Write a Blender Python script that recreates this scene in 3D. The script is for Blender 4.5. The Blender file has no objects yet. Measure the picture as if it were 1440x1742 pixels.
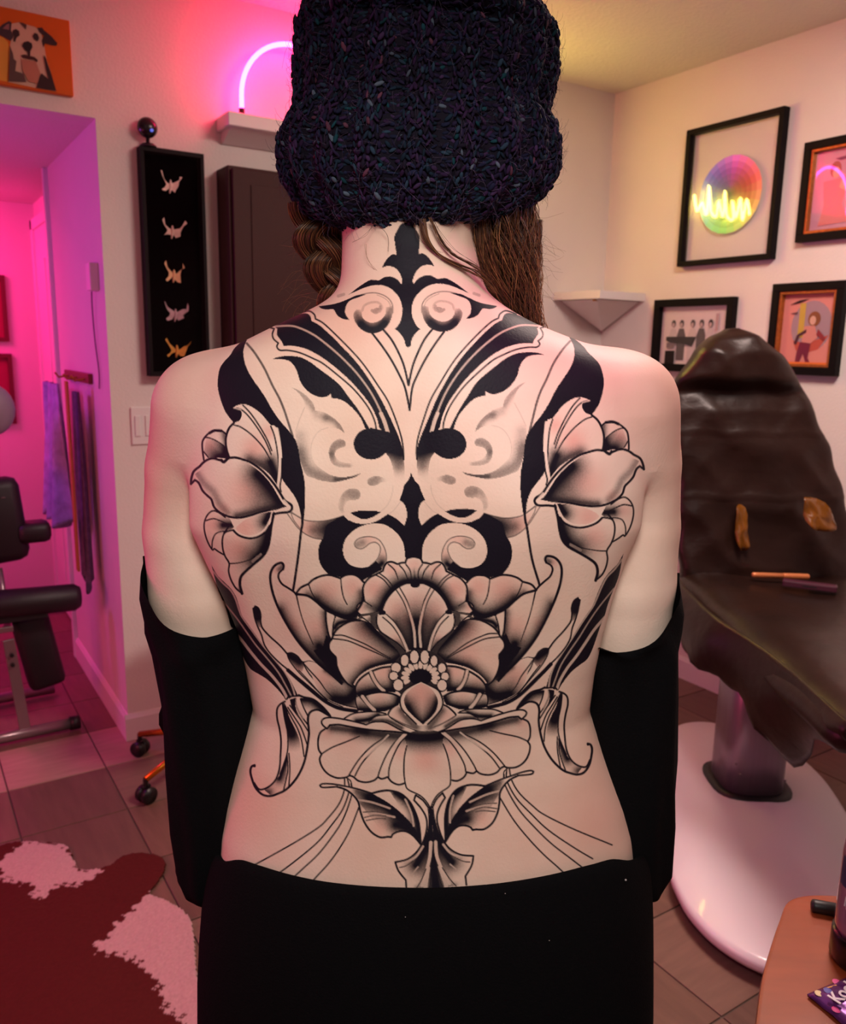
import bpy, bmesh, math, random
import numpy as np
from mathutils import Vector, Matrix
random.seed(7); RNG = np.random.default_rng(7)
scene = bpy.context.scene
# ---------------------------------------------------------------- camera
FPX, YAW, PITCH, ROLL, EYE = 1409.3, math.radians(32.839), math.radians(11.282), math.radians(-1.116), 1.38
def cam_rows(yaw):
    f = np.array([math.sin(yaw)*math.cos(PITCH), math.cos(yaw)*math.cos(PITCH), -math.sin(PITCH)])
    r = np.array([math.cos(yaw), -math.sin(yaw), 0.]); d = np.cross(f, r); c, s = math.cos(ROLL), math.sin(ROLL)
    return np.array([c*r+s*d, -s*r+c*d, f])
CR = cam_rows(YAW)
cd = bpy.data.cameras.new('camera'); cam = bpy.data.objects.new('camera', cd); scene.collection.objects.link(cam); scene.camera = cam
cd.sensor_fit = 'HORIZONTAL'; cd.sensor_width = 36; cd.lens = FPX/1440*36; cd.clip_start = .02
mw = Matrix(((CR[0][0], -CR[1][0], -CR[2][0], 0), (CR[0][1], -CR[1][1], -CR[2][1], 0), (CR[0][2], -CR[1][2], -CR[2][2], EYE), (0, 0, 0, 1))); cam.matrix_world = mw
cd.dof.use_dof = True; cd.dof.focus_distance = .70; cd.dof.aperture_fstop = 15
# ---------------------------------------------------------------- world, exposure, lamps
w = bpy.data.worlds.new('world'); scene.world = w; w.use_nodes = True
w.node_tree.nodes['Background'].inputs[0].default_value = (.30, .24, .30, 1); w.node_tree.nodes['Background'].inputs[1].default_value = .02
vs = scene.view_settings; vs.view_transform = 'Standard'; vs.look = 'None'; vs.exposure = 0.0; vs.gamma = 1; vs.use_curve_mapping = False
try: scene.cycles.use_denoising = True
except Exception: pass
scene.cycles.max_bounces = 5; scene.cycles.diffuse_bounces = 3; scene.cycles.glossy_bounces = 2; scene.cycles.transparent_max_bounces = 6; scene.cycles.adaptive_threshold = .02
def lamp(name, kind, loc, energy, col, size=.3, target=None, sizey=None, spot=None, blend=.6):
    l = bpy.data.lights.new(name, kind); o = bpy.data.objects.new(name, l); scene.collection.objects.link(o); o.location = loc; l.energy = energy; l.color = col
    if kind == 'AREA':
        l.size = size
        if sizey: l.shape = 'RECTANGLE'; l.size_y = sizey
    else: l.shadow_soft_size = size
    if spot: l.spot_size = math.radians(spot); l.spot_blend = blend
    if target is not None:
        o.rotation_euler = (Vector(target)-Vector(loc)).to_track_quat('-Z', 'Y').to_euler()
    o['kind'] = 'helper'; return o
lamp('added_key_spot', 'SPOT', (.02, -.03, 1.74), 28, (.97, .95, .89), .14, (.40, .60, 1.13), spot=68, blend=1)  # key spot added near the lens to shape the light on the back
lamp('ceiling_lamp', 'AREA', (-.14, -.10, 2.42), 3.5, (1, .86, .80), .8, (.36, .62, 1.15))
lamp('far_wall_fill', 'AREA', (1.65, 1.05, 2.44), 40, (1, .77, .69), .6, (1.75, 1.15, 0))  # overhead fill added to brighten the far walls, source unseen
lamp('magenta_tint_spot', 'SPOT', (.50, -.20, 2.3), 24, (1, .05, .5), .05, (.47, .55, 1.38), spot=13, blend=1)  # spot added only to tint the right shoulder magenta
lamp('purple_led', 'AREA', (-.55, 3.05, 1.6), 5, (.62, .05, .85), .25, (.61, 2.98, 1.15))
lamp('pink_side_fill', 'AREA', (-.62, 1.42, 1.25), 3.0, (1, .06, .46), .8, (.35, .72, 1.1))  # unseen fill added to redden the left arm and flank
lamp('red_floor_fill', 'AREA', (-1.1, 1.9, .9), 10, (1, .10, .20), .4, (.3, 2.0, 0))  # unseen fill added to redden the floor at the left
lamp('hall_pink', 'AREA', (-.1, 4.3, 1.95), 17, (1, .02, .26), .4, (.2, 4.7, .9))
# ---------------------------------------------------------------- helpers
COL = scene.collection
def lin(c): return tuple(((v/255)/12.92 if v/255 <= .04045 else ((v/255+.055)/1.055)**2.4) for v in c)
MATS = {}
def mat(name, rgb, rough=.5, metal=0., bump=0., bscale=60., var=0., vscale=6., emit=None, estr=0., spec=.5, alpha=None, coat=0., stretch=(1, 1, 1)):
    if name in MATS: return MATS[name]
    m = bpy.data.materials.new(name); m.use_nodes = True; nt = m.node_tree; b = nt.nodes['Principled BSDF']; c = lin(rgb)
    b.inputs['Base Color'].default_value = (*c, 1); b.inputs['Roughness'].default_value = rough; b.inputs['Metallic'].default_value = metal
    b.inputs['Specular IOR Level'].default_value = spec; b.inputs['Coat Weight'].default_value = coat
    if emit: b.inputs['Emission Color'].default_value = (*emit, 1); b.inputs['Emission Strength'].default_value = estr
    if var or bump:
        tc = nt.nodes.new('ShaderNodeTexCoord'); mp = nt.nodes.new('ShaderNodeMapping'); mp.inputs['Scale'].default_value = stretch; nt.links.new(tc.outputs['Object'], mp.inputs[0])
    if var:
        n = nt.nodes.new('ShaderNodeTexNoise'); n.inputs['Scale'].default_value = vscale; n.inputs['Detail'].default_value = 5; nt.links.new(mp.outputs[0], n.inputs['Vector'])
        r = nt.nodes.new('ShaderNodeMapRange'); r.inputs[1].default_value = .25; r.inputs[2].default_value = .75; r.inputs[3].default_value = 1-var; r.inputs[4].default_value = 1+var; nt.links.new(n.outputs[0], r.inputs[0])
        mx = nt.nodes.new('ShaderNodeVectorMath'); mx.operation = 'SCALE'; mx.inputs[0].default_value = c; nt.links.new(r.outputs[0], mx.inputs['Scale']); nt.links.new(mx.outputs[0], b.inputs['Base Color'])
    if bump:
        n = nt.nodes.new('ShaderNodeTexNoise'); n.inputs['Scale'].default_value = bscale; n.inputs['Detail'].default_value = 3; nt.links.new(mp.outputs[0], n.inputs['Vector'])
        bp = nt.nodes.new('ShaderNodeBump'); bp.inputs['Strength'].default_value = bump; bp.inputs['Distance'].default_value = .01; nt.links.new(n.outputs[0], bp.inputs['Height']); nt.links.new(bp.outputs[0], b.inputs['Normal'])
    MATS[name] = m; return m
def glass_mat(k=1.):
    m = bpy.data.materials.new('picture_glass'); m.use_nodes = True; nt = m.node_tree; nt.nodes.clear()
    o = nt.nodes.new('ShaderNodeOutputMaterial'); mx = nt.nodes.new('ShaderNodeMixShader'); t = nt.nodes.new('ShaderNodeBsdfTransparent'); g = nt.nodes.new('ShaderNodeBsdfGlossy'); lw_ = nt.nodes.new('ShaderNodeLayerWeight'); pw_ = nt.nodes.new('ShaderNodeMath'); pw_.operation = 'POWER'; pw_.inputs[1].default_value = 4; f = nt.nodes.new('ShaderNodeMath'); f.operation = 'MULTIPLY_ADD'; f.inputs[1].default_value = .6*k; f.inputs[2].default_value = .065*k; nt.links.new(lw_.outputs['Facing'], pw_.inputs[0]); nt.links.new(pw_.outputs[0], f.inputs[0]); g.inputs['Roughness'].default_value = .02
    nt.links.new(f.outputs[0], mx.inputs[0]); nt.links.new(t.outputs[0], mx.inputs[1]); nt.links.new(g.outputs[0], mx.inputs[2]); nt.links.new(mx.outputs[0], o.inputs[0]); return m
GLASS = glass_mat(); GLASS2 = glass_mat(.08)
def attr_mat(name, rough=.6, spec=.3, emit=0):
    m = bpy.data.materials.new(name); m.use_nodes = True; nt = m.node_tree; b = nt.nodes['Principled BSDF']; a = nt.nodes.new('ShaderNodeAttribute'); a.attribute_name = 'col'
    nt.links.new(a.outputs['Color'], b.inputs['Base Color']); b.inputs['Roughness'].default_value = rough; b.inputs['Specular IOR Level'].default_value = spec; return m
PRINT = attr_mat('printed_colour')
def tag(o, label=None, cat=None, group=None, kind=None):
    if label: o['label'] = label
    if cat: o['category'] = cat
    if group: o['group'] = group
    if kind: o['kind'] = kind
    return o
def empty(name, loc=(0, 0, 0), rz=0., parent=None):
    o = bpy.data.objects.new(name, None); COL.objects.link(o); o.location = loc; o.rotation_euler = (0, 0, rz); o.empty_display_size = .05
    if parent: o.parent = parent
    return o
def link(name, me, m=None, parent=None, smooth=False):
    if m is not None: me.materials.append(m)
    o = bpy.data.objects.new(name, me); COL.objects.link(o)
    if parent: o.parent = parent
    if smooth: me.polygons.foreach_set('use_smooth', np.ones(len(me.polygons), bool))
    return o
class MB:
    """collects vertices and faces, links them as one mesh object"""
    def __init__(s): s.v = []; s.f = []
    def add(s, v, f):
        n = len(s.v); s.v += [tuple(p) for p in v]; s.f += [tuple(i+n for i in q) for q in f]; return s
    def box(s, a, b, bev=0., m=None):
        bm = bmesh.new(); bmesh.ops.create_cube(bm, size=1); sz = [b[i]-a[i] for i in range(3)]; c = [(b[i]+a[i])/2 for i in range(3)]
        for v in bm.verts: v.co = Vector((v.co[i]*sz[i]+c[i] for i in range(3)))
        if bev: bmesh.ops.bevel(bm, geom=bm.edges[:], offset=min(bev, min(map(abs, sz))*.45), segments=2, affect='EDGES', profile=.5)
        if m is not None: bm.transform(m)
        s.bm(bm); return s
    def bm(s, bm):
        bm.verts.index_update(); s.add([v.co[:] for v in bm.verts], [[v.index for v in f.verts] for f in bm.faces]); bm.free()
    def loft(s, rings, cap=True, closed=True):
        n = len(rings[0]); v = [p for r in rings for p in r]; f = []
        for i in range(len(rings)-1):
            for j in range(n if closed else n-1):
                k = (j+1) % n; f.append((i*n+j, i*n+k, (i+1)*n+k, (i+1)*n+j))
        if cap: f.append(tuple(range(n-1, -1, -1))); f.append(tuple(range((len(rings)-1)*n, len(rings)*n)))
        return s.add(v, f)
    def tube(s, pts, r, n=8, cap=True):
        pts = [Vector(p) for p in pts]; rr = r if hasattr(r, '__len__') else [r]*len(pts); rings = []; up = None
        for i, p in enumerate(pts):
            t = (pts[min(i+1, len(pts)-1)]-pts[max(i-1, 0)]).normalized()
            if up is None: up = Vector((0, 0, 1)) if abs(t.z) < .9 else Vector((1, 0, 0))
            a = t.cross(up).normalized(); b = a.cross(t).normalized(); up = b
            rings.append([p+a*(rr[i]*math.cos(k*2*math.pi/n))+b*(rr[i]*math.sin(k*2*math.pi/n)) for k in range(n)])
        return s.loft(rings, cap)
    def lathe(s, prof, n=20, c=(0, 0, 0)):
        return s.loft([[(c[0]+r*math.cos(k*2*math.pi/n), c[1]+r*math.sin(k*2*math.pi/n), c[2]+z) for k in range(n)] for r, z in prof])
    def prism(s, pts, axis, a, b):
        """polygon pts in the two axes other than axis, from a to b"""
        def P(p, t): q = list(p); q.insert(axis, t); return q
        n = len(pts); v = [P(p, a) for p in pts]+[P(p, b) for p in pts]
        return s.add(v, [tuple(range(n))[::-1], tuple(range(n, 2*n))]+[(i, (i+1) % n, n+(i+1) % n, n+i) for i in range(n)])
    def build(s, name, m=None, parent=None, smooth=False, sub=0, angle=None):
        me = bpy.data.meshes.new(name); me.from_pydata(s.v, [], s.f)
        bm = bmesh.new(); bm.from_mesh(me); bmesh.ops.recalc_face_normals(bm, faces=bm.faces[:]); bm.to_mesh(me); bm.free(); me.update()
        o = link(name, me, m, parent, smooth)
        if sub: md = o.modifiers.new('s', 'SUBSURF'); md.levels = sub; md.render_levels = sub
        if angle:
            try: me.set_sharp_from_angle(angle=math.radians(angle))
            except Exception: pass
        return o
def crm(pts, n=8):
    p = [Vector(q) for q in pts]; out = []
    for i in range(len(p)-1):
        a, b, c, d = p[max(i-1, 0)], p[i], p[i+1], p[min(i+2, len(p)-1)]
        for k in range(n):
            t = k/n; out.append(.5*((2*b)+(c-a)*t+(2*a-5*b+4*c-d)*t*t+(3*b-a-3*c+d)*t**3))
    return out+[p[-1]]
def art(name, parent, origin, ux, uz, layers, step=.0004):
    """flat print: polygons (in metres along ux, uz from origin) with colours, stacked by a hair"""
    ux, uz, o0 = Vector(ux), Vector(uz), Vector(origin); nrm = ux.cross(uz); v, f, c = [], [], []
    for i, (pts, rgb) in enumerate(layers):
        n = len(v); v += [tuple(o0+ux*a+uz*b+nrm*(step*i)) for a, b in pts]; f.append(tuple(range(n, n+len(pts)))); c.append((*lin(rgb), 1))
    me = bpy.data.meshes.new(name); me.from_pydata(v, [], f); at = me.color_attributes.new('col', 'FLOAT_COLOR', 'CORNER')
    at.data.foreach_set('color', np.array([c[p.index] for p in me.polygons for _ in p.loop_indices], np.float32).ravel())
    return link(name, me, PRINT, parent)
def disc(cx, cy, rx, ry=None, n=16, a0=0): ry = ry or rx; return [(cx+rx*math.cos(a0+k*2*math.pi/n), cy+ry*math.sin(a0+k*2*math.pi/n)) for k in range(n)]
def rect(x0, y0, x1, y1): return [(x0, y0), (x1, y0), (x1, y1), (x0, y1)]
def W(lat, dep, z=0.):
    """yaw frame (to the side, ahead, up) to room axes"""
    return Vector((lat*math.cos(YAW)+dep*math.sin(YAW), -lat*math.sin(YAW)+dep*math.cos(YAW), z))
# ---------------------------------------------------------------- the room
YB, XR, ZC = 2.832, 2.782, 2.472; OX, OZ = .61, 2.045
m_wall = mat('painted_wall', (226, 218, 212), .75, bump=.12, bscale=120, var=.03, vscale=3); m_white = mat('white_trim', (228, 222, 220), .45); m_ceil = mat('ceiling_paint', (224, 218, 208), .8, bump=.3, bscale=90)
m_grout = mat('grout', (92, 74, 66), .8)
fl = MB().box((-2.6, -1.9, -.06), (XR+.12, 6.2, -.004)).build('floor', m_grout); tag(fl, kind='structure')
def tile_mat(i, c):
    return mat('floor_tile_%d' % i, c, .42, var=.16, vscale=5, stretch=(9, 1.2, 1) if i % 2 else (1.2, 9, 1), bump=.08, bscale=30)
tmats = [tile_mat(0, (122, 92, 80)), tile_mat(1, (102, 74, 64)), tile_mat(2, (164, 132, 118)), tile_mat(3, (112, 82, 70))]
P_ = .2917; tmesh = []
for k in range(4):
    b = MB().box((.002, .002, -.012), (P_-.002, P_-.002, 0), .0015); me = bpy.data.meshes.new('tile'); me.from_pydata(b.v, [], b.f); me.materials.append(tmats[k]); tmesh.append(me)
for i in range(-3, 9):
    for j in range(-1, 12):
        x, y = .205+i*P_, .918+j*P_-.0
        if y < .3 or (y+P_ > YB+.13 and x+P_ > .95): continue
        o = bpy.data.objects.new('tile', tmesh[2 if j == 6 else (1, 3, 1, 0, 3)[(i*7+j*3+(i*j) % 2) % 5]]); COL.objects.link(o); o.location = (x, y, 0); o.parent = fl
ce = MB().box((-2.6, -1.9, ZC), (XR+.12, YB+.12, ZC+.06)).build('ceiling', m_ceil); tag(ce, kind='structure')
wb = MB()
wb.box((OX, YB, 0), (XR+.12, YB+.12, ZC)); wb.box((-2.6, YB, OZ), (OX, YB+.12, ZC)); wb.box((-2.6, YB, 0), (-.75, YB+.12, OZ))
tag(wb.build('wall_back', m_wall), kind='structure')
tag(MB().box((XR, -1.9, 0), (XR+.12, YB, ZC)).build('wall_right', m_wall), kind='structure')
tag(MB().box((-2.6, -1.9, 0), (-2.48, YB, ZC)).build('wall_left', m_wall), kind='structure')
tag(MB().box((-2.48, -1.9, 0), (XR, -1.78, ZC)).build('wall_front', m_wall), kind='structure')
# hall behind the opening
tag(MB().box((OX, YB+.12, 0), (OX+.12, 3.75, OZ)).build('wall_hall_right', m_wall), kind='structure')
tag(MB().box((-.87, YB+.12, 0), (-.75, 4.8, OZ)).build('wall_hall_left', m_wall), kind='structure')
tag(MB().box((-.75, 4.76, 0), (.9, 4.88, OZ)).build('wall_hall_end', m_wall), kind='structure')
tag(MB().box((.70, 3.75, 0), (.82, 4.76, OZ)).build('wall_hall_side', m_wall), kind='structure')
tag(MB().box((-.87, YB+.12, OZ), (.9, 4.88, OZ+.06)).build('ceiling_hall', m_ceil), kind='structure')
tag(MB().box((OX-.016, 3.735, 0), (OX+.07, 3.77, OZ), .003).build('trim_1', m_white), kind='structure')
# hall door with casing
d = MB().box((.672, 3.98, .01), (.70, 4.58, 1.9)).build('door_1', m_white); tag(d, kind='structure')
MB().box((.66, 3.93, 0), (.70, 3.98, 1.95), .003).build('casing', m_white, d); MB().box((.66, 4.58, 0), (.70, 4.63, 1.95), .003).build('casing', m_white, d); MB().box((.66, 3.93, 1.9), (.70, 4.63, 1.95), .003).build('casing', m_white, d)
for z0, z1 in ((.2, .85), (1.0, 1.75)):
    for y0, y1 in ((4.05, 4.25), (4.31, 4.51)): MB().box((.666, y0, z0), (.674, y1, z1), .003).build('panel', m_white, d)
# baseboards
tag(MB().prism([(YB-.012, 0), (YB, 0), (YB, .095), (YB-.004, .095), (YB-.012, .08)], 0, OX-.012, XR).build('baseboard_back', m_white), kind='structure')
tag(MB().prism([(XR-.012, 0), (XR, 0), (XR, .095), (XR-.004, .095), (XR-.012, .08)], 1, -1.78, YB-.012).build('baseboard_right', m_white), kind='structure')
tag(MB().prism([(OX-.012, 0), (OX, 0), (OX, .095), (OX-.004, .095), (OX-.012, .08)], 1, YB, 3.735).build('baseboard_hall', m_white), kind='structure')
m_black = mat('black_plastic', (22, 20, 22), .45); m_frame = mat('black_frame', (9, 5, 5), .6, spec=.15, var=.1, vscale=20)
# ---------------------------------------------------------------- back wall things
# orange dog canvas
o = empty('dog_canvas', (.25, YB, 2.19)); tag(o, 'orange canvas print of a pale dog above the doorway', 'picture')
cw0, cw1, cz0, cz1, cy = -.10, .297, -.098, .107, -.022
MB().box((cw0, cy, cz0), (cw1, 0, cz1), .002).build('canvas', mat('canvas_orange', (222, 106, 16), .7, bump=.2, bscale=600), o)
def dp(s):   # crop pixels of the picture to canvas metres
    out = []
    for q in s.split():
        a, b = map(float, q.split(',')); x = a/9.68; ztop = 12+x*.225; zbot = 146.5+x*.145
        out.append((.107+x*.00157, cz1-(b/9.68-ztop)/(zbot-ztop)*(cz1-cz0)))
    return out
dog = [(rect(cw0+.002, cz0+.002, cw1-.002, cz1-.002), (214, 98, 12)), (dp("0,620 60,640 130,720 150,900 110,1100 80,1380 -300,1300 -300,700"), (226, 158, 60)),
 (dp("160,760 200,640 190,520 200,420 330,395 440,430 600,480 680,560 720,800 740,1000 800,1200 860,1520 540,1470 90,1380 130,1050 190,1000"), (214, 176, 150)),
 (dp("0,490 60,430 170,375 210,400 190,520 220,640 170,700 100,660 0,600"), (70, 50, 56)), (dp("60,500 130,430 170,420 160,520"), (150, 100, 100)),
 (dp("620,490 700,485 730,530 850,630 940,740 925,780 850,775 730,740 700,810 680,700 720,620 650,560"), (58, 34, 36)),
 (dp("330,400 400,410 450,440 430,520 400,480"), (90, 56, 50)), (dp("205,580 220,530 270,505 320,540 325,610 270,650 240,720 215,700 230,640"), (60, 36, 38)), (dp("530,620 570,570 620,590 640,660 610,710 560,680"), (58, 34, 36)),
 (dp("350,780 380,725 450,705 510,740 520,800 480,870 470,950 440,940 430,880 390,850"), (40, 22, 24)), (dp("320,940 380,925 460,945 540,965 590,1010 580,1050 520,1010 430,1000 350,980"), (70, 30, 28)),
 (dp("330,1000 430,1015 560,1040 620,1240 560,1400 420,1370 330,1180"), (186, 120, 98)), (dp("690,930 720,960 760,1100 800,1230 870,1520 540,1470 600,1290 640,1230 760,1330 720,1180"), (52, 26, 28)), (dp("150,780 190,900 200,1000 240,1040 210,1200 340,1240 380,1380 90,1375 120,1100"), (92, 70, 64))]
art('print', o, (0, cy-.0006, 0), (1, 0, 0), (0, 0, 1), dog)
# shadow box with five mounted winged specimens
o = empty('shadow_box', (.826, YB, 1.62)); tag(o, 'tall narrow black shadow box with five pale winged specimens', 'shadow box')
x0, x1, z0, z1, yd = -.098, .104, -.352, .356, -.045
b = MB(); b.box((x0, yd, z1-.014), (x1, 0, z1), .001); b.box((x0, yd, z0), (x1, 0, z0+.014), .001); b.box((x0, yd, z0+.014), (x0+.012, 0, z1-.014), .001); b.box((x1-.012, yd, z0+.014), (x1, 0, z1-.014), .001); b.build('frame', mat('box_frame', (20, 10, 13), .6, spec=.15), o)
MB().box((x0+.012, -.006, z0+.014), (x1-.012, -.001, z1-.014)).build('backing', mat('black_card', (4, 1, 2), .9, spec=0.), o)
for i, (zc, cc, al) in enumerate(((.258, (232, 196, 184), 0), (.118, (206, 168, 156), .1), (-.02, (220, 168, 128), .0), (-.145, (176, 140, 146), .05), (-.262, (206, 140, 60), 0))):
    s = MB(); k = 1.05
    lw = [(-.034, .03), (-.028, .033), (-.02, .014), (-.008, .004), (0, -.002), (-.004, -.012), (-.014, -.02), (-.026, -.024), (-.03, -.018), (-.02, -.010), (-.016, 0), (-.026, .012)]
    rw = [(.034, .026), (.038, .02), (.03, .008), (.024, -.006), (.02, -.022), (.01, -.026), (.004, -.014), (0, -.002), (.010, .002), (.02, .006), (.028, .014)]
    jr = np.random.default_rng(20+i); sx_ = 1+.12*jr.standard_normal()
    for wg in (lw, rw):
        n = len(wg); wg = [(px*sx_+.0022*jr.standard_normal(), pz+.0026*jr.standard_normal()) for px, pz in wg]
        vs_ = [(px*k+.004*al, -.014-abs(px)*.45, zc+pz*k+al*px*.3) for px, pz in wg]; s.add(vs_+[(a_, b_+.0016, c_) for a_, b_, c_ in vs_], [tuple(range(n)), tuple(range(2*n-1, n-1, -1))]+[(q, (q+1) % n, n+(q+1) % n, n+q) for q in range(n)])
    s.tube([(.002, -.014, zc+.012), (.002, -.016, zc), (.0, -.015, zc-.02), (-.002, -.013, zc-.03)], [.002, .005, .0045, .001], 7)
    s.build('specimen', mat('specimen_%d' % i, cc, .8, var=.2, vscale=60), o)
MB().box((x0+.012, yd+.006, z0+.014), (x1-.012, yd+.008, z1-.014)).build('glass', GLASS2, o)
# round camera standing on the shadow box
o = empty('security_camera', (.757, YB-.03, 1.976)); tag(o, 'small round black camera standing on the shadow box', 'camera')
MB().lathe([(.001, .0), (.026, .0), (.026, .004), (.017, .011), (.006, .013), (.006, .03), (.002, .032)], 18).build('stand', m_black, o, True)
bm = bmesh.new(); bmesh.ops.create_uvsphere(bm, u_segments=22, v_segments=14, radius=.031); bm.transform(Matrix.Translation((0, 0, .057)) @ Matrix.Scale(.8, 4, (0, 1, 0))); s = MB(); s.bm(bm); s.build('body', mat('black_gloss', (26, 16, 20), .25), o, True)
s = MB(); s.tube([(.006, -.022, .046), (.0065, -.0285, .0455)], .005, 10); s.build('lens', mat('blue_lens', (70, 90, 220), .2, emit=(.1, .18, 1), estr=.5), o)
# floating shelf and pink neon arch
o = empty('wall_shelf', (1.26, YB, 2.06)); tag(o, 'white floating wall shelf under the pink neon arch', 'shelf')
MB().box((-.27, -.115, 0), (.34, 0, .042), .003).build('board', m_white, o); MB().prism([(0, 0), (-.10, 0), (-.012, -.035), (0, -.035)], 0, -.255, .325).build('cleat', m_white, o)
m_pink = mat('neon_pink', (255, 90, 200), .4, emit=(1, .010, .115), estr=85); m_yel = mat('neon_yellow', (255, 240, 150), .4, emit=(1, .80, .16), estr=40)
o = empty('neon_arch', (1.235, YB-.075, 2.102)); tag(o, 'glowing pink neon arch standing on the white shelf', 'neon light')
pts = [(-.185, 0, .022), (-.185, 0, .05)]+[(-.185*math.cos(a), 0, .062+.185*math.sin(a)) for a in np.linspace(0, math.pi, 28)]+[(.185, 0, .05), (.185, 0, .022)]
s = MB(); s.tube(pts, .0075, 10); s.build('tube', m_pink, o, True)
for sx in (-1, 1): s = MB(); s.tube([(sx*.185, 0, 0), (sx*.185, 0, .024)], .009, 10); s.build('end_cap', mat('dark_red_cap', (60, 6, 20), .5), o)
# yellow neon script hidden behind the head, seen mirrored in the colour-wheel glass
o = empty('neon_script', (2.0, YB, 2.08)); tag(o, 'yellow neon scribble sign on the wall behind the beanie', 'neon light')
sq = [(-.20, -.02), (-.17, .05), (-.15, -.05), (-.12, .05), (-.10, -.04), (-.06, .03), (-.08, -.05), (-.03, -.04), (0, .07), (.0, -.05), (.04, .02), (.05, -.05), (.09, -.03), (.12, .08), (.12, -.05), (.16, .0), (.19, -.04), (.22, .03)]
s = MB(); s.tube(crm([(a, -.03, b) for a, b in sq], 5), .006, 7); s.build('tube', m_yel, o, True)
for a in (-.17, 0, .16): s = MB(); s.tube([(a, 0, 0), (a, -.026, 0)], .004, 6); s.build('bracket', m_black, o)
# brown wall cabinet
o = empty('wall_cabinet', (1.27, YB, 1.0)); tag(o, 'dark brown wall cabinet beside the shadow box', 'cabinet')
mb_ = mat('brown_laminate', (60, 34, 32), .6, spec=.2, var=.06, vscale=3)
MB().box((-.285, -.11, 0), (.285, 0, .94), .002).build('body', mb_, o); dr = MB().box((-.275, -.126, .01), (.275, -.112, .93), .002).build('door', mb_, o)
MB().box((-.215, -.130, .06), (.215, -.1262, .885), .001).build('panel', mb_, dr)
# narrow dark plaque
o = empty('wall_plaque', (2.35, YB, 1.76)); tag(o, 'narrow dark woven plaque on the wall by the hair', 'wall plaque')
MB().box((-.042, -.012, -.15), (.042, 0, .155), .002).build('board', mat('plaque_dark', (46, 26, 22), .7), o)
s = MB()
for i in range(-8, 20):
    for sg in (1, -1):
        z = -.15+i*.016; p0, p1 = (-.04*sg, -.0135, z), (.04*sg, -.0135, z+.09)
        if min(p0[2], p1[2]) > -.15 and max(p0[2], p1[2]) < .155: s.tube([p0, p1], .0015, 5)
s.build('lattice', mat('plaque_thread', (120, 62, 44), .7), o)
# double light switch
o = empty('light_switch', (.7065, YB, 1.104)); tag(o, 'white double light switch beside the doorway', 'switch')
MB().box((-.037, -.007, -.062), (.037, 0, .062), .002).build('plate', m_white, o)
for sx in (-.017, .017): MB().box((sx-.0085, -.011, -.034), (sx+.0085, -.007, .034), .001).build('rocker', m_white, o)
# corner shelf
o = empty('corner_shelf', (XR, YB, 1.59)); tag(o, 'white square corner shelf high in the room corner', 'shelf')
MB().prism([(-.30, 0), (-.30, -.05), (-.27, -.255), (-.05, -.255), (0, -.25), (0, 0)], 2, 0, .032).build('board', m_white, o)
s = MB(); s.add([(-.26, -.002, -.002), (-.25, -.22, -.002), (-.002, -.22, -.002), (-.002, -.002, -.002), (-.03, -.03, -.125), (-.002, -.002, -.125)], [(0, 1, 4), (1, 2, 4), (2, 3, 5, 4), (3, 0, 4, 5), (0, 3, 2, 1)]); s.build('bracket', m_white, o)
MB().lathe([(.001, -.006), (.012, -.006), (.014, 0), (.001, 0)], 14, (-.24, -.20, -.002)).build('brass_button', mat('brass', (190, 140, 60), .35, .8), o)
# ---------------------------------------------------------------- right wall pictures (local x = along the wall towards the camera)
def frame(name, label, y0, y1, z0, z1, rail, depth, m, inner=None):
    o = empty(name, (XR, (y0+y1)/2, (z0+z1)/2), math.radians(-90)); tag(o, label, 'picture'); w2, h2 = (y1-y0)/2, (z1-z0)/2
    def rails(nm, a, hh, r, d0, d1, mm):
        b = MB(); b.box((-a, d0, hh-r), (a, d1, hh), .0015); b.box((-a, d0, -hh), (a, d1, -hh+r), .0015); b.box((-a, d0, -hh+r), (-a+r, d1, hh-r), .0015); b.box((a-r, d0, -hh+r), (a, d1, hh-r), .0015); b.build(nm, mm, o)
    rails('frame', w2, h2, rail, -depth, 0, m); a, hh = w2-rail, h2-rail
    if inner: rails('gilt_slip', a, hh, inner[0], -depth*.8, -.002, inner[1]); a -= inner[0]; hh -= inner[0]
    return o, a, hh
m_gilt = mat('gilt', (170, 104, 44), .4, .6, var=.3, vscale=80)
o, a, hh = frame('framed_colour_wheel', 'large black frame of clear glass holding a colour wheel', 1.963, 2.394, 1.718, 2.236, .020, .034, m_frame)
MB().box((-a, -.022, -hh), (a, -.019, hh)).build('glass', GLASS, o)
lay = []; R0 = .142
import colorsys
for ring in range(6):
    ro = R0*(1-ring/6.5); ri = R0*(1-(ring+1)/6.5)
    for k in range(24):
        t0, t1_ = 2*math.pi*k/24, 2*math.pi*(k+1)/24; hue = ((k+.5)/24*1.0) % 1; h = (1.0-hue*1.0+.06) % 1
        c = colorsys.hsv_to_rgb(h, min(1, .5+.1*ring), max(.2, 1.0-.10*ring))
        lay.append(([(ro*math.cos(t0), ro*math.sin(t0)), (ro*math.cos(t1_), ro*math.sin(t1_)), (ri*math.cos(t1_), ri*math.sin(t1_)), (ri*math.cos(t0), ri*math.sin(t0))], tuple(255*v for v in c)))
lay.append((disc(0, 0, R0/6.5), (30, 26, 26)))
wd = art('colour_wheel', o, (0, -.0172, -.008), (1, 0, 0), (0, 0, 1), lay, 0.)
MB().lathe([(.001, 0), (R0, 0), (R0, .0012), (.001, .0012)], 40).build('wheel_card', m_white, o).matrix_local = Matrix.Translation((0, -.0168, -.008)) @ Matrix.Rotation(math.radians(-90), 4, 'X')
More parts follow.
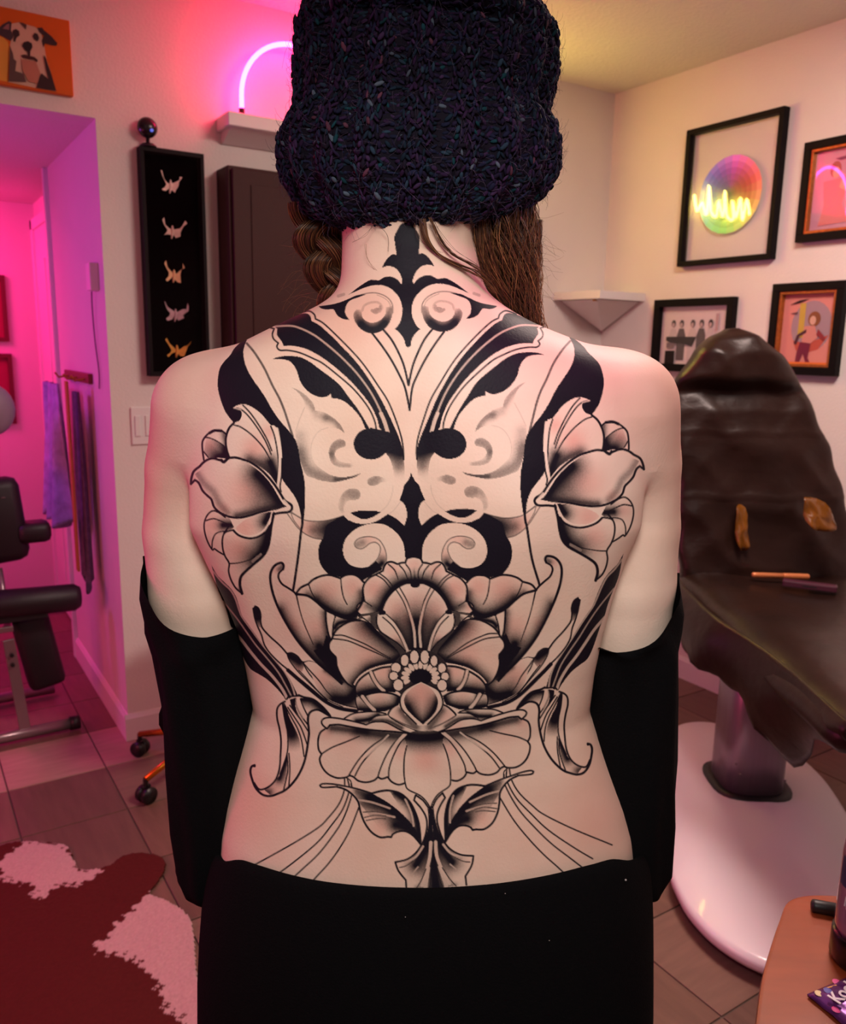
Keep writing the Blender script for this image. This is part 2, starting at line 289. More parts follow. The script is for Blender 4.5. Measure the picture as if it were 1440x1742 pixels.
o, a, hh = frame('framed_pinup', 'dark frame with gilt slip, pink print reflecting the neon arch', 1.56, 1.874, 1.766, 2.097, .026, .03, m_frame, (.010, m_gilt))
L = [(rect(-a, -hh, a, hh), (206, 150, 170)), (rect(.04, -hh, .07, hh), (190, 130, 90)), (rect(.08, -hh, a, hh), (120, 100, 150)), (disc(-.045, .065, .02, .026), (150, 90, 60)), (disc(-.042, .055, .013, .018), (226, 170, 140)), ([(-.085, .03), (-.02, .035), (.0, .0), (-.01, -.05), (.02, -.11), (-.09, -.115), (-.075, -.05)], (222, 128, 130)), ([(-.02, .03), (.04, -.02), (.03, -.03), (-.025, .005)], (226, 170, 140)), ([(-.05, .1), (.08, .112), (.08, .104), (-.03, .092)], (120, 60, 90))]
art('print', o, (0, -.004, 0), (1, 0, 0), (0, 0, 1), L); MB().box((-a, -.011, -hh), (a, -.0095, hh)).build('glass', GLASS, o)
o, a, hh = frame('framed_moon_dancer', 'dark frame with gilt slip, dancer before a moon print', 1.668, 1.944, 1.307, 1.628, .028, .03, m_frame, (.011, m_gilt))
L = [(rect(-a, -hh, a, hh), (232, 152, 142)), (disc(.015, .01, .078, .088, 24), (180, 150, 160)), ([(-.05, -.04), (-.035, -.075), (.0, -.085), (.05, -.07), (.085, -.02), (.06, -.03), (.0, -.05)], (206, 96, 80)), (rect(-.035, -.03, -.012, .09), (214, 180, 80)), (disc(.025, .035, .024, .026), (150, 92, 60)), (disc(.02, .03, .012, .016), (230, 180, 160)), ([(-.01, .01), (.03, .012), (.045, -.03), (.02, -.05), (-.015, -.045)], (226, 150, 140)), ([(-.02, -.045), (.02, -.05), (.015, -.10), (.03, -.125), (.012, -.125), (-.005, -.085), (-.02, -.125), (-.034, -.125), (-.03, -.08)], (130, 44, 70)), ([(.0, .0), (-.035, -.02), (-.045, -.05), (-.035, -.055), (-.025, -.025), (.0, -.012)], (90, 50, 60)), ([(-.075, .085), (-.04, .10), (.0, .105), (-.035, .092)], (50, 26, 32)), ([(-.07, .055), (-.04, .06), (-.042, .053)], (90, 60, 66)), ([(.045, .0), (.075, -.03), (.07, -.04), (.04, -.02)], (160, 60, 66)), (rect(-a, -hh, a, -hh+.006), (240, 130, 60))]
art('print', o, (0, -.004, 0), (1, 0, 0), (0, 0, 1), L); MB().box((-a, -.011, -hh), (a, -.0095, hh)).build('glass', GLASS, o)
o, a, hh = frame('framed_group_photo', 'black framed black-and-white group photo behind the draped chair', 2.107, 2.502, 1.30, 1.591, .03, .03, m_frame)
L = [(rect(-a, -hh, a, hh), (224, 204, 206))]
for x in (-.105, -.062, -.005, .04, .085): L += [([(x-.02, -.10), (x+.02, -.10), (x+.022, .0), (x+.012, .028), (x-.012, .028), (x-.022, .0)], (206, 188, 190) if int(abs(x)*1000) % 2 else (70, 54, 56)), (disc(x, .047, .0115, .016, 12), (30, 18, 20)), (disc(x-.001, .042, .0075, .010, 10), (190, 160, 160))]
L += [([(-.135, -.005), (.02, -.005), (.0, -.045), (-.06, -.03), (-.1, -.035), (-.135, -.02)], (26, 16, 18)), (rect(-.13, -.05, -.09, -.03), (120, 100, 104)), (rect(-.135, -.118, -.085, -.062), (20, 12, 14)), (rect(.11, .02, .122, .085), (180, 146, 150))]
art('print', o, (0, -.004, 0), (1, 0, 0), (0, 0, 1), L); MB().box((-a, -.011, -hh), (a, -.0095, hh)).build('glass', GLASS, o)
# ---------------------------------------------------------------- hall things
o = empty('thermostat', (OX, 2.937, 1.58)); tag(o, 'small white box with cord on the purple-lit hall wall', 'thermostat')
MB().box((-.028, -.032, -.042), (0, .032, .045), .003).build('body', m_white, o); s = MB(); s.tube(crm([(-.012, .03, -.03), (-.01, .05, -.09), (-.008, .045, -.2), (-.006, .02, -.3), (-.006, .03, -.36)], 6), .0025, 6); s.build('cord', mat('grey_cord', (120, 90, 120), .6), o)
for i, (z0, z1, x0, x1, lb) in enumerate(((1.365, 1.69, .30, .545, 'upper'), (.95, 1.305, .30, .55, 'lower'))):
    o = empty('hall_picture', ((x0+x1)/2, 4.76, (z0+z1)/2)); tag(o, lb+' of two dark red framed pictures on the pink hall wall', 'picture', 'pictures on the hall wall'); w2, h2 = (x1-x0)/2, (z1-z0)/2
    b = MB(); b.box((-w2, -.02, h2-.02), (w2, 0, h2)); b.box((-w2, -.02, -h2), (w2, 0, -h2+.02)); b.box((-w2, -.02, -h2+.02), (-w2+.02, 0, h2-.02)); b.box((w2-.02, -.02, -h2+.02), (w2, 0, h2-.02)); b.build('frame', mat('dark_red_frame', (92, 18, 30), .5), o)
    art('print', o, (0, -.004, 0), (1, 0, 0), (0, 0, 1), [(rect(-w2+.02, -h2+.02, w2-.02, h2-.02), (150, 40, 70)), (disc(0, 0, w2*.5, h2*.5), (196, 84, 110))])
def cloth(name, loc, rz, w, h, folds, amp, m, seed, lab, cat, taper=.8, ragged=.05):
    o = empty(name, loc, rz); tag(o, lab, cat); r = np.random.default_rng(seed); nu, nv = 40, 30; v = []; ph = r.uniform(0, 6, 4)
    for j in range(nv+1):
        t = j/nv
        for i in range(nu+1):
            u = i/nu; k = taper+(1-taper)*min(1, t*1.6); x = (u-.5)*w*k; d = amp*(.35+.65*t)*(math.sin(u*folds*2*math.pi+ph[0]+t*.9)*.6+math.sin(u*folds*3.7*math.pi+ph[1]-t)*.4)
            zz = -t*h*(1-ragged*(math.sin(u*9+ph[2])+math.sin(u*17+ph[3]))*.5); v.append((x, -amp*1.3+d, zz))
    f = [(j*(nu+1)+i, j*(nu+1)+i+1, (j+1)*(nu+1)+i+1, (j+1)*(nu+1)+i) for j in range(nv) for i in range(nu)]
    me = bpy.data.meshes.new('fabric'); me.from_pydata(v, [], f); q = link('fabric', me, m, o, True); md = q.modifiers.new('t', 'SOLIDIFY'); md.thickness = .004; return o
hr = empty('coat_rail', (OX, 3.35, 1.245)); tag(hr, 'slim wooden coat rail on the hall wall', 'coat rail'); MB().box((-.016, -.26, -.015), (0, .2, .02), .003).build('board', mat('rail_red_wood', (120, 50, 40), .5), hr)
for y in (-.2, -.05, .12): s = MB(); s.tube([(-.012, y, 0), (-.05, y, -.006), (-.062, y, .012)], .004, 7); s.build('hook', mat('brass', (190, 140, 60), .35, .8), hr)
cloth('lilac_shawl', (OX-.02, 3.43, 1.22), math.radians(-90), .40, .52, 3, .05, mat('lilac_cloth', (192, 165, 226), .9, bump=.4, bscale=200, var=.25, vscale=30), 3, 'lilac patterned shawl hanging from the hall rail', 'shawl')
cloth('grey_scarf', (OX-.02, 3.16, 1.20), math.radians(-90), .11, .70, 2, .018, mat('grey_cloth', (110, 92, 120), .9, var=.3, vscale=40), 5, 'long grey-violet scarf hanging behind the yellow strap', 'scarf')
o = empty('yellow_strap', (OX-.085, 3.11, 1.24)); tag(o, 'long mustard yellow strap hanging at the hall corner', 'strap'); MB().box((-.004, -.018, -.68), (.004, .018, 0), .002).build('band', mat('mustard', (186, 130, 60), .8, bump=.3, bscale=300), o)
# ---------------------------------------------------------------- draped treatment chair (local axes: yaw frame)
CH = (1.01, 2.34)
ch = empty('treatment_chair', W(*CH), -YAW); tag(ch, 'treatment chair wrapped in brown plastic on a white oval base', 'chair')
m_pl = mat('brown_plastic_sheet', (34, 18, 13), .36, bump=.12, bscale=34, var=.35, vscale=5, spec=.35, stretch=(1, 1, 1.4))
m_base = mat('white_enamel', (232, 220, 226), .3, coat=.3); m_steel = mat('brushed_steel', (150, 134, 146), .36, .75, var=.08, vscale=4, stretch=(20, 20, 1)); m_chr = mat('chrome', (170, 160, 165), .2, 1.)
def yl(lat, dep, z): return (lat-CH[0], dep-CH[1], z)
ol = [(.655, 1.90), (.66, 1.78), (.70, 1.67), (.78, 1.59), (.90, 1.56), (1.02, 1.60), (1.13, 1.75), (1.22, 2.0), (1.27, 2.25), (1.29, 2.45), (1.26, 2.62), (1.16, 2.76), (1.04, 2.82), (.93, 2.78), (.86, 2.64), (.79, 2.4), (.71, 2.12)]
oc = [Vector((x, y, 0)) for x, y in ol]; ctr = sum(oc, Vector())/len(oc); sm = crm(oc+[oc[0]], 5)[:-1]
s = MB(); s.loft([[yl(*(ctr+(p-ctr)*k)[:2], z) for p in sm] for k, z in ((.95, .022), (.985, .03), (1.0, .045), (.995, .058), (.97, .066), (.6, .085), (.2, .092))]); s.build('base_plate', m_base, ch, True)
s = MB(); s.loft([[yl(*(ctr+(p-ctr)*k)[:2], z) for p in sm] for k, z in ((.93, .006), (.95, .010), (.95, .021))]); s.build('rim_gap_strip', mat('shadow_gap_brown', (44, 14, 16), .6), ch)  # dark strip standing in for the shadow gap under the rim
for x, y in ((.712, 1.775), (1.18, 2.0), (.86, 2.55), (1.2, 2.62)): s = MB(); s.tube([yl(x-.012, y-.012, .018), yl(x+.012, y+.012, .018)], .018, 14); s.build('wheel', mat('grey_wheel', (150, 130, 130), .5), ch)
def rr(cx, cy, a, b, n=28, p=3.2):
    return [(cx+a*abs(math.cos(t))**(2/p)*(1 if math.cos(t) > 0 else -1), cy+b*abs(math.sin(t))**(2/p)*(1 if math.sin(t) > 0 else -1)) for t in np.arange(n)*2*math.pi/n]
s = MB(); s.loft([[yl(x, y, z) for x, y in rr(1.01, 2.34, .094, .10)] for z in (.075, .30, .62)]); s.build('column', m_steel, ch, True)
s = MB(); s.loft([[yl(x, y, z) for x, y in rr(1.01, 2.34, k, k+.006)] for k, z in ((.118, .072), (.118, .094), (.100, .098))]); s.build('collar', m_black, ch, True)
for x, z in ((.93, .20), (.945, .17), (1.08, .15)): s = MB(); s.lathe([(.001, 0), (.004, 0), (.003, .002), (.001, .003)], 8); q = s.build('screw', m_chr, ch); q.location = yl(x, 2.236, z); q.rotation_euler = (math.radians(90), 0, 0)
s = MB(); s.box(yl(.90, 1.62, .55), yl(1.36, 2.66, .60), .01); s.build('seat_frame', m_black, ch)
def sheet(rows, name, thick=.05, folds=.012, seed=1, sub=1):
    """padded wrapped panel from rows (z, lat_l, lat_r, dep_front); crumpled front, plain back"""
    r = np.random.default_rng(seed); nu = 72; ph = r.uniform(0, 6.28, 12); v = []; N = len(rows)
    for j, (z, l, rgt, dp_, pad) in enumerate(rows):
        for i in range(nu):
            t = 2*math.pi*i/nu; cx, hw = (l+rgt)/2, (rgt-l)/2; cu, su = math.cos(t), math.sin(t)
            x = cx+hw*abs(cu)**.7*(1 if cu > 0 else -1); y = dp_-(pad if su > 0 else thick)*abs(su)**.65*(1 if su > 0 else -1)
            if su > 0: y -= folds*su*(1.1-abs(math.sin(x*11+ph[0]+z*7))*1.2-abs(math.sin(z*17+ph[1]+x*9+.6*math.sin(x*20)))*1.2-.6*abs(math.sin((x-z)*23+ph[2])))+.0035*math.exp(-((z-1.135)/.006)**2)+.003*math.exp(-((z-.93)/.006)**2)+.003*math.exp(-((x-1.04)/.005)**2)
            v.append(yl(x+.004*math.sin(z*47+ph[3]), y, z+.004*math.sin(x*40+ph[4])))
    s = MB(); s.loft([v[j*nu:(j+1)*nu] for j in range(N)]); return s.build(name, m_pl, ch, True, sub=sub)
zr = np.interp
def brow(z):
    Z = [.64, .85, 1.0, 1.1, 1.2, 1.26, 1.30, 1.38, 1.43, 1.458]; l = [.84, .825, .813, .80, .796, .80, .81, .86, .92, .97]; r_ = [1.40, 1.38, 1.335, 1.30, 1.25, 1.22, 1.19, 1.13, 1.06, 1.0]
    d_ = [2.60, 2.63, 2.655, 2.67, 2.685, 2.70, 2.70, 2.71, 2.72, 2.73]; p = [.06, .05, .05, .055, .05, .03, .085, .10, .08, .03]
    return (z, zr(z, Z, l), zr(z, Z, r_), zr(z, Z, d_), zr(z, Z, p))
bk = sheet([brow(z) for z in list(np.linspace(.64, 1.44, 84))+[1.448, 1.455, 1.459]], 'backrest', .06, .009, 4, 0)
# seat with wrap
s = MB(); rows = []
for dep in np.linspace(1.48, 2.66, 16):
    ring = []
    for (x, z) in ((.80, .60), (.82, .655), (.865, .69), (.95, .692), (1.05, .678), (1.18, .675), (1.29, .69), (1.36, .69), (1.40, .65), (1.40, .59), (1.2, .585), (.95, .585)):
        k = .006*math.sin(dep*23+x*17)+.005*math.sin(dep*41-x*29); ring.append(yl(x+k*.6, dep, z+k*(1 if z > .62 else .3)))
    rows.append(ring)
s.loft(rows); s.build('seat', m_pl, ch, True, sub=1)
# loose hem hanging on the near side
top = [(2.56, .80, .70), (2.4, .77, .715), (2.25, .765, .71), (2.1, .775, .70), (1.95, .81, .69), (1.8, .83, .685), (1.65, .835, .68), (1.5, .84, .68)]
bot = [(2.5, .80, .62), (2.36, .74, .60), (2.2, .72, .575), (2.05, .755, .555), (1.93, .80, .53), (1.78, .865, .44), (1.66, .86, .56), (1.5, .85, .62)]
tp, bt = crm([(b, a, c) for a, b, c in top], 5), crm([(b, a, c) for a, b, c in bot], 5); n = len(tp); s = MB(); rows = []
for k in np.linspace(0, 1, 16):
    rows.append([yl(*(tp[i].lerp(bt[i], k)+Vector((-.020*math.sin(k*math.pi)+.030*(abs(math.sin(i*.36+k*1.1+.4))-.5)*k, 0, .006*math.sin(i*1.7)*k)))) for i in range(n)])
s.loft(rows, cap=False, closed=False); q = s.build('side_hem', m_pl, ch, True); md = q.modifiers.new('t', 'SOLIDIFY'); md.thickness = .003
# amber patches on the backrest, painting in light that passes through the plastic
m_am = mat('painted_amber_light', (112, 66, 14), .25, var=.3, vscale=12)
for nm, pts, mm in (('amber_highlight', [(.985, 2.50, .905), (1.02, 2.52, .90), (1.035, 2.49, .80), (1.015, 2.48, .765), (.99, 2.48, .80)], m_am), ('amber_highlight', [(1.155, 2.42, .955), (1.22, 2.42, .94), (1.26, 2.40, .87), (1.20, 2.38, .855), (1.16, 2.39, .885)], m_am)):
    P = [Vector(yl(p[0], p[1]+.065, p[2])) for p in pts]; c = sum(P, Vector())/len(P)+Vector((0, -.008, 0)); n = len(P); s = MB(); fine = crm(P+[P[0]], 4)[:-1]; N = len(fine)
    rings = [[c+(p-c)*k+Vector((0, .012*math.sin(i*1.3+k*5)*k, 0)) for i, p in enumerate(fine)] for k in (.15, .5, .8, 1)]; s.loft(rings, cap=False); s.f.append(tuple(range(N))); q = s.build(nm, mm, ch, True); md = q.modifiers.new('t', 'SOLIDIFY'); md.thickness = .002
def pen(name, a, b, r, m1, label, tipm=None):
    o = empty(name, W(*a[:2], a[2])); tag(o, label, 'pen'); A = Vector((0, 0, 0)); B = W(*b[:2], b[2])-W(*a[:2], a[2]); d = B.normalized(); L_ = B.length
    s = MB(); s.tube([d*(L_*t) for t in (0, .02, .06, .55)], [r*.6, r*.95, r, r], 12); s.build('barrel', m1, o, True); s = MB(); s.tube([d*(L_*t) for t in (.55, .57, .96, .99, 1)], [r*1.08, r*1.1, r*1.1, r*.9, r*.5], 12); s.build('cap', tipm or m1, o, True); return o
pen('orange_pen', (1.03, 2.50, .702), (1.205, 2.49, .702), .0085, mat('copper_pen', (210, 130, 80), .35, .3), 'copper orange marker lying on the draped chair seat')
o = empty('dark_case', W(1.165, 2.40, .688), -YAW-.45); tag(o, 'long plum-black case lying beside the orange marker', 'case'); MB().box((-.075, -.014, 0), (.075, .014, .022), .005).build('body', mat('plum_case', (74, 34, 50), .35), o); MB().box((-.02, -.0142, .008), (.02, -.0125, .013), .001).build('clasp', m_black, o)
# ---------------------------------------------------------------- little wooden table
tb = empty('side_table', W(.56, .77), -YAW); tag(tb, 'small orange wooden table with rounded corner at the chair', 'table')
m_wood = mat('orange_wood', (142, 64, 33), .38, var=.2, vscale=3, stretch=(3, 14, 3), coat=.2)
to = crm([Vector((x-.56, y-.77, 0)) for x, y in ((.535, .921), (.49, .921), (.458, .908), (.436, .878), (.41, .838), (.375, .78), (.343, .716), (.315, .66), (.305, .62), (.33, .60), (.45, .60), (.62, .60), (.76, .62), (.80, .68), (.80, .83), (.76, .90), (.66, .921), (.535, .921))], 4)[:-1]
s = MB(); s.loft([[(p.x*k, p.y*k, z) for p in to] for k, z in ((.975, .695), (.99, .698), (1, .705), (1, .713), (.992, .719), (.97, .72))]); s.build('table_top', m_wood, tb, True, angle=40)
for x, y in ((-.07, .08), (.17, .08), (-.10, -.11), (.17, -.11)): s = MB(); s.tube([(x, y, 0), (x, y, .695)], [.014, .018], 12); s.build('leg', m_wood, tb, True)
MB().box((-.08, -.10, .655), (.17, .075, .695), .004).build('apron', m_wood, tb)
pen('black_marker', (.478, .890, .7275), (.556, .868, .7275), .0078, m_black, 'thick black marker behind the bottle on the wooden table')
o = empty('spray_bottle', W(.497, .806, .72), -YAW); tag(o, 'clear pinkish spray bottle with scribbled label on the wooden table', 'bottle')
m_bot = mat('pink_liquid_plastic', (150, 100, 130), .12, coat=.5)
s = MB(); s.lathe([(.002, 0), (.030, 0), (.034, .006), (.034, .035), (.0335, .036)], 26); s.build('base', mat('black_gloss', (26, 16, 20), .25), o, True)
s = MB(); s.lathe([(.031, .036), (.0325, .045), (.0325, .13), (.030, .15), (.018, .168), (.013, .175), (.013, .19), (.002, .19)], 26); s.build('body', m_bot, o, True)
s = MB(); s.lathe([(.016, .188), (.016, .21), (.012, .214), (.002, .214)], 18); s.build('neck_cap', m_black, o, True)
s = MB(); s.box((-.014, -.02, .213), (.014, .03, .24), .005); s.tube([(0, -.02, .23), (0, -.045, .228)], .006, 8); s.box((-.004, -.035, .19), (.004, -.026, .222), .002); s.build('trigger_head', m_black, o)
s = MB()
for k in range(9):
    a0 = -2.9+k*.26; z0 = .075+.055*((k*37) % 10)/10; pts = [(.0331*math.cos(a0+.05*i), .0331*math.sin(a0+.05*i), z0+.012*math.sin(i*2.1+k)+.004*i) for i in range(6)]; s.tube(crm(pts, 3), .0009, 5)
s.build('label_marks', mat('label_white', (220, 200, 215), .6), o)
s = MB(); s.loft([[(.0328*math.cos(a), .0328*math.sin(a), z) for a in np.linspace(-3.3, -.4, 16)] for z in (.095, .128)], cap=False, closed=False); s.build('label', mat('label_blue', (52, 50, 96), .5), o)
# candy packet
o = empty('candy_packet', W(.474, .742, .721), -YAW+math.radians(25)); tag(o, 'shiny purple sweet packet with white lettering on the wooden table', 'packet')
nu, nv = 22, 16; v = []
for j in range(nv+1):
    for i in range(nu+1):
        u, t = i/nu*2-1, j/nv*2-1; puff = max(0, (1-abs(u)**4)*(1-abs(t)**4)); v.append((u*.052, t*.036, .003+.009*puff+.0012*math.sin(u*19+t*5)*puff+.0006*math.sin(t*60)*(1-puff)))
m_pk = mat('purple_foil', (104, 50, 120), .22, .35, var=.45, vscale=70)
me = bpy.data.meshes.new('pouch'); me.from_pydata(v, [], [(j*(nu+1)+i, j*(nu+1)+i+1, (j+1)*(nu+1)+i+1, (j+1)*(nu+1)+i) for j in range(nv) for i in range(nu)]); q = link('pouch', me, m_pk, o, True); md = q.modifiers.new('t', 'SOLIDIFY'); md.thickness = .003
def text(body, parent, loc, rz, size, m, name='lettering', rx=0., ext=.0003):
    c = bpy.data.curves.new(name, 'FONT'); c.body = body; c.size = size; c.extrude = ext; c.align_x = 'CENTER'; c.align_y = 'CENTER'; c.materials.append(m); c.offset = .0004; t_ = bpy.data.objects.new('t', c); COL.objects.link(t_); bpy.context.view_layer.update(); me = bpy.data.meshes.new_from_object(t_.evaluated_get(bpy.context.evaluated_depsgraph_get())); bpy.data.objects.remove(t_); q = bpy.data.objects.new(name, me); COL.objects.link(q); q.parent = parent; q.location = loc; q.rotation_euler = (rx, 0, rz); return q
m_let = mat('letter_white', (240, 226, 236), .5)
text('Kool', o, (-.026, .015, .0122), math.radians(12), .019, m_let)
s = MB(); s.tube([(-.034, .031, .0060), (-.02, .027, .0088)], .0012, 6); s.build('orange_stripe', mat('orange_ink', (230, 150, 50), .5), o)
for x, y, c in ((-.043, .029, (224, 196, 150)), (-.034, .026, (96, 90, 170)), (-.046, .006, (220, 60, 140)), (-.012, .033, (236, 90, 160))): s = MB(); s.lathe([(.0005, 0), (.0045, 0), (.003, .0012), (.0005, .0015)], 10); q = s.build('printed_dot', mat('dot_%d_%d' % (c[0], c[2]), c, .5), o); q.location = (x, y, .0034+.009*(1-abs(x/.052)**4)*(1-abs(y/.036)**4)); q.scale = (1, 1, .4)
# ---------------------------------------------------------------- black adjustable chair in the hall
hc = empty('hall_chair', (.24, 3.08, 0)); tag(hc, 'black padded client chair with steel frame in the pink hall', 'chair')
m_vin = mat('black_vinyl', (28, 16, 22), .5, bump=.1, bscale=200); m_fr = mat('grey_steel', (150, 128, 134), .3, .7)
def hl(x, y, z): return (x-.24, y-3.08, z)
s = MB(); s.tube([hl(-.05, 3.0, .03), hl(.45, 3.0, .03)], .020, 12); s.build('foot_bar', m_fr, hc, True)
s = MB(); s.tube([hl(.445, 3.0, .03), hl(.478, 3.0, .03)], .025, 14); s.build('foot_cap', m_black, hc, True)
s = MB(); s.tube([hl(-.05, 3.36, .03), hl(.45, 3.36, .03)], .020, 12); s.build('foot_bar', m_fr, hc, True)
MB().box((-.018, -.006, 0), (.018, .006, .34), .002, Matrix.Translation(hl(.30, 3.0, .04)) @ Matrix.Rotation(math.radians(-5), 4, 'Y')).build('post', m_fr, hc)
MB().box((-.03, -.02, 0), (.02, .30, .02), .003, Matrix.Translation(hl(.27, 3.03, .40))).build('seat_rail', m_fr, hc)
for z in (.29, .325): s = MB(); s.tube([hl(.276, 2.99, z), hl(.276, 2.982, z)], .007, 8); s.build('bolt', m_black, hc)
MB().box((-.062, -.05, -.145), (.062, .05, .145), .024, Matrix.Translation(hl(.375, 3.13, .285)) @ Matrix.Rotation(math.radians(-10), 4, 'Y')).build('leg_pad', m_vin, hc, True)
s = MB(); s.tube([hl(-.05, 3.02, .515), hl(.49, 3.02, .49), hl(.51, 3.02, .489)], [.05, .048, .036], 16); s.build('thigh_pad', m_vin, hc, True)
MB().box((-.12, -.02, -.015), (.10, .02, .01), .004, Matrix.Translation(hl(.30, 3.02, .45))).build('pad_plate', m_black, hc)
MB().box((-.14, -.04, -.15), (.12, .04, .15), .05, Matrix.Translation(hl(.245, 3.14, .76)) @ Matrix.Rotation(math.radians(-5), 4, 'Y')).build('backrest', m_vin, hc, True)
MB().box((-.05, -.05, -.036), (.06, .05, .036), .022, Matrix.Translation(hl(.385, 3.14, .715))).build('armrest', m_vin, hc, True)
s = MB(); s.tube([hl(.27, 3.12, .60), hl(.28, 3.08, .40)], .012, 10); s.build('back_stem', m_fr, hc, True); s = MB(); s.tube([hl(.27, 3.17, .88), hl(.265, 3.18, 1.10)], .008, 8); s.build('head_stem', m_fr, hc, True)
bm = bmesh.new(); bmesh.ops.create_uvsphere(bm, u_segments=20, v_segments=12, radius=1); bm.transform(Matrix.Translation(hl(.285, 3.2, 1.14)) @ Matrix.Diagonal((.085, .05, .092, 1))); s = MB(); s.bm(bm); s.build('head_pad', mat('grey_vinyl', (150, 140, 150), .5), hc, True)
MB().box((-.006, -.001, -.002), (.006, .001, .002), .0005, Matrix.Translation(hl(.30, 3.097, .85))).build('badge', m_fr, hc)
# ---------------------------------------------------------------- rolling stool behind the person
st = empty('rolling_stool', (.80, 2.50, 0)); tag(st, 'rolling stool with gold legs and black castors by the wall', 'stool')
m_gold = mat('gold_metal', (220, 130, 40), .25, .9); m_cas = mat('castor_black', (20, 14, 16), .35)
for k in range(5):
    a = math.radians(205+72*k); e = Vector((.27*math.cos(a), .27*math.sin(a), .075)); s = MB(); s.tube([(0, 0, .14), e*.5+Vector((0, 0, .07)), e], [.018, .013, .010], 10); s.build('leg', m_gold, st, True)
    cs = empty('castor', (e.x, e.y, 0), a, st); 
    for dy in (-.013, .013): s = MB(); s.tube([(0, dy-.008, .026), (0, dy+.008, .026)], .026, 16); s.build('wheel', m_cas, cs, True)
    s = MB(); s.tube([(0, 0, .045), (0, 0, .078)], .008, 8); s.box((-.015, -.006, .03), (.012, .006, .056), .003); s.build('fork', m_cas, cs)
s = MB(); s.tube([(0, 0, .10), (0, 0, .46)], .020, 14); s.build('lift_post', m_gold, st, True)
s = MB(); s.lathe([(.01, .45), (.16, .455), (.175, .475), (.175, .505), (.16, .525), (.01, .53)], 30); s.build('seat', m_vin, st, True)
# ---------------------------------------------------------------- cowhide rug
rug = [(.149, 2.36), (.21, 2.345), (.302, 2.27), (.312, 2.18), (.318, 2.135), (.376, 2.108), (.43, 2.135), (.485, 2.118), (.519, 2.062), (.50, 2.0), (.452, 1.94), (.475, 1.895), (.499, 1.837), (.505, 1.78), (.494, 1.719), (.468, 1.62), (.448, 1.52), (.435, 1.42), (.44, 1.30), (.40, 1.15), (.25, 1.05), (.1, 1.15), (-.2, 1.1), (-.5, 1.2), (-.62, 1.5), (-.5, 1.8), (-.55, 2.1), (-.35, 2.3), (-.15, 2.25), (0, 2.3)]
ro = crm([Vector((x, y, 0)) for x, y in rug+[rug[0]]], 6)[:-1]
def spot(pts): return np.array(pts)
white = [spot([(.13, 2.27), (.165, 2.295), (.215, 2.345), (.302, 2.27), (.312, 2.18), (.318, 2.13), (.375, 2.11), (.345, 2.075), (.30, 2.06), (.255, 2.095), (.215, 2.055), (.195, 2.085), (.205, 2.12), (.16, 2.165), (.13, 2.2), (.142, 2.235)]),
         spot([(.448, 1.945), (.52, 1.87), (.53, 1.6), (.46, 1.3), (.37, 1.3), (.40, 1.49), (.375, 1.545), (.385, 1.60), (.372, 1.66), (.36, 1.715), (.33, 1.755), (.298, 1.775), (.285, 1.825), (.32, 1.82), (.345, 1.855), (.36, 1.875), (.39, 1.89)])]
cx_, cy_ = 0.0, 1.75; NR = 60; s = MB(); N = len(ro)
def inpoly(px, py, q):
    m = np.zeros(px.shape, bool)
    for (x1, y1), (x2, y2) in zip(q, np.roll(q, -1, 0)):
        if y1 != y2: m ^= ((py < y1) != (py < y2)) & (px < x1+(py-y1)*(x2-x1)/(y2-y1))
    return m
G = np.arange(-.66, .54, .004); H_ = np.arange(1.02, 2.38, .004); gx, gy = np.meshgrid(G, H_, indexing='ij'); rp = np.array([p[:2] for p in ro])
wob = lambda x, y, k: .006*np.sin(x*170+y*90+k)+.005*np.sin(y*230-x*120+2*k)+.004*np.sin((x+y)*420)
ins = inpoly(gx, gy, rp); wm = np.zeros(gx.shape, bool)
for q in white: wm |= inpoly(gx+wob(gx, gy, 1), gy+wob(gy, gx, 2), q)
idx = -np.ones(gx.shape, int); cell = ins[:-1, :-1] & ins[1:, :-1] & ins[:-1, 1:] & ins[1:, 1:]
use = np.zeros(gx.shape, bool); use[:-1, :-1] |= cell; use[1:, :-1] |= cell; use[:-1, 1:] |= cell; use[1:, 1:] |= cell
idx[use] = np.arange(use.sum()); ii, jj = np.nonzero(cell)
fz = np.stack([idx[ii, jj], idx[ii+1, jj], idx[ii+1, jj+1], idx[ii, jj+1]], 1); hz = .007+.0012*np.sin(gx*35)*np.sin(gy*27)+.0006*RNG.standard_normal(gx.shape)
me = bpy.data.meshes.new('cowhide_rug'); me.from_pydata(np.stack([gx[use], gy[use], hz[use]], 1).tolist(), [], fz.tolist())
cols = np.where(wm[use][:, None], np.array(lin((188, 148, 150)))[None], np.array(lin((80, 20, 18)))[None])*(1+.05*RNG.standard_normal(use.sum())[:, None]).clip(.5, 1.5)
at = me.color_attributes.new('col', 'FLOAT_COLOR', 'POINT'); at.data.foreach_set('color', np.hstack([cols, np.ones((len(cols), 1))]).astype(np.float32).ravel())
o = link('cowhide_rug', me, attr_mat('cowhide', .8, .2), None, True); md = o.modifiers.new('t', 'SOLIDIFY'); md.thickness = .006; md.offset = -1; tag(o, 'brown and white cowhide rug on the tiled floor', 'rug')
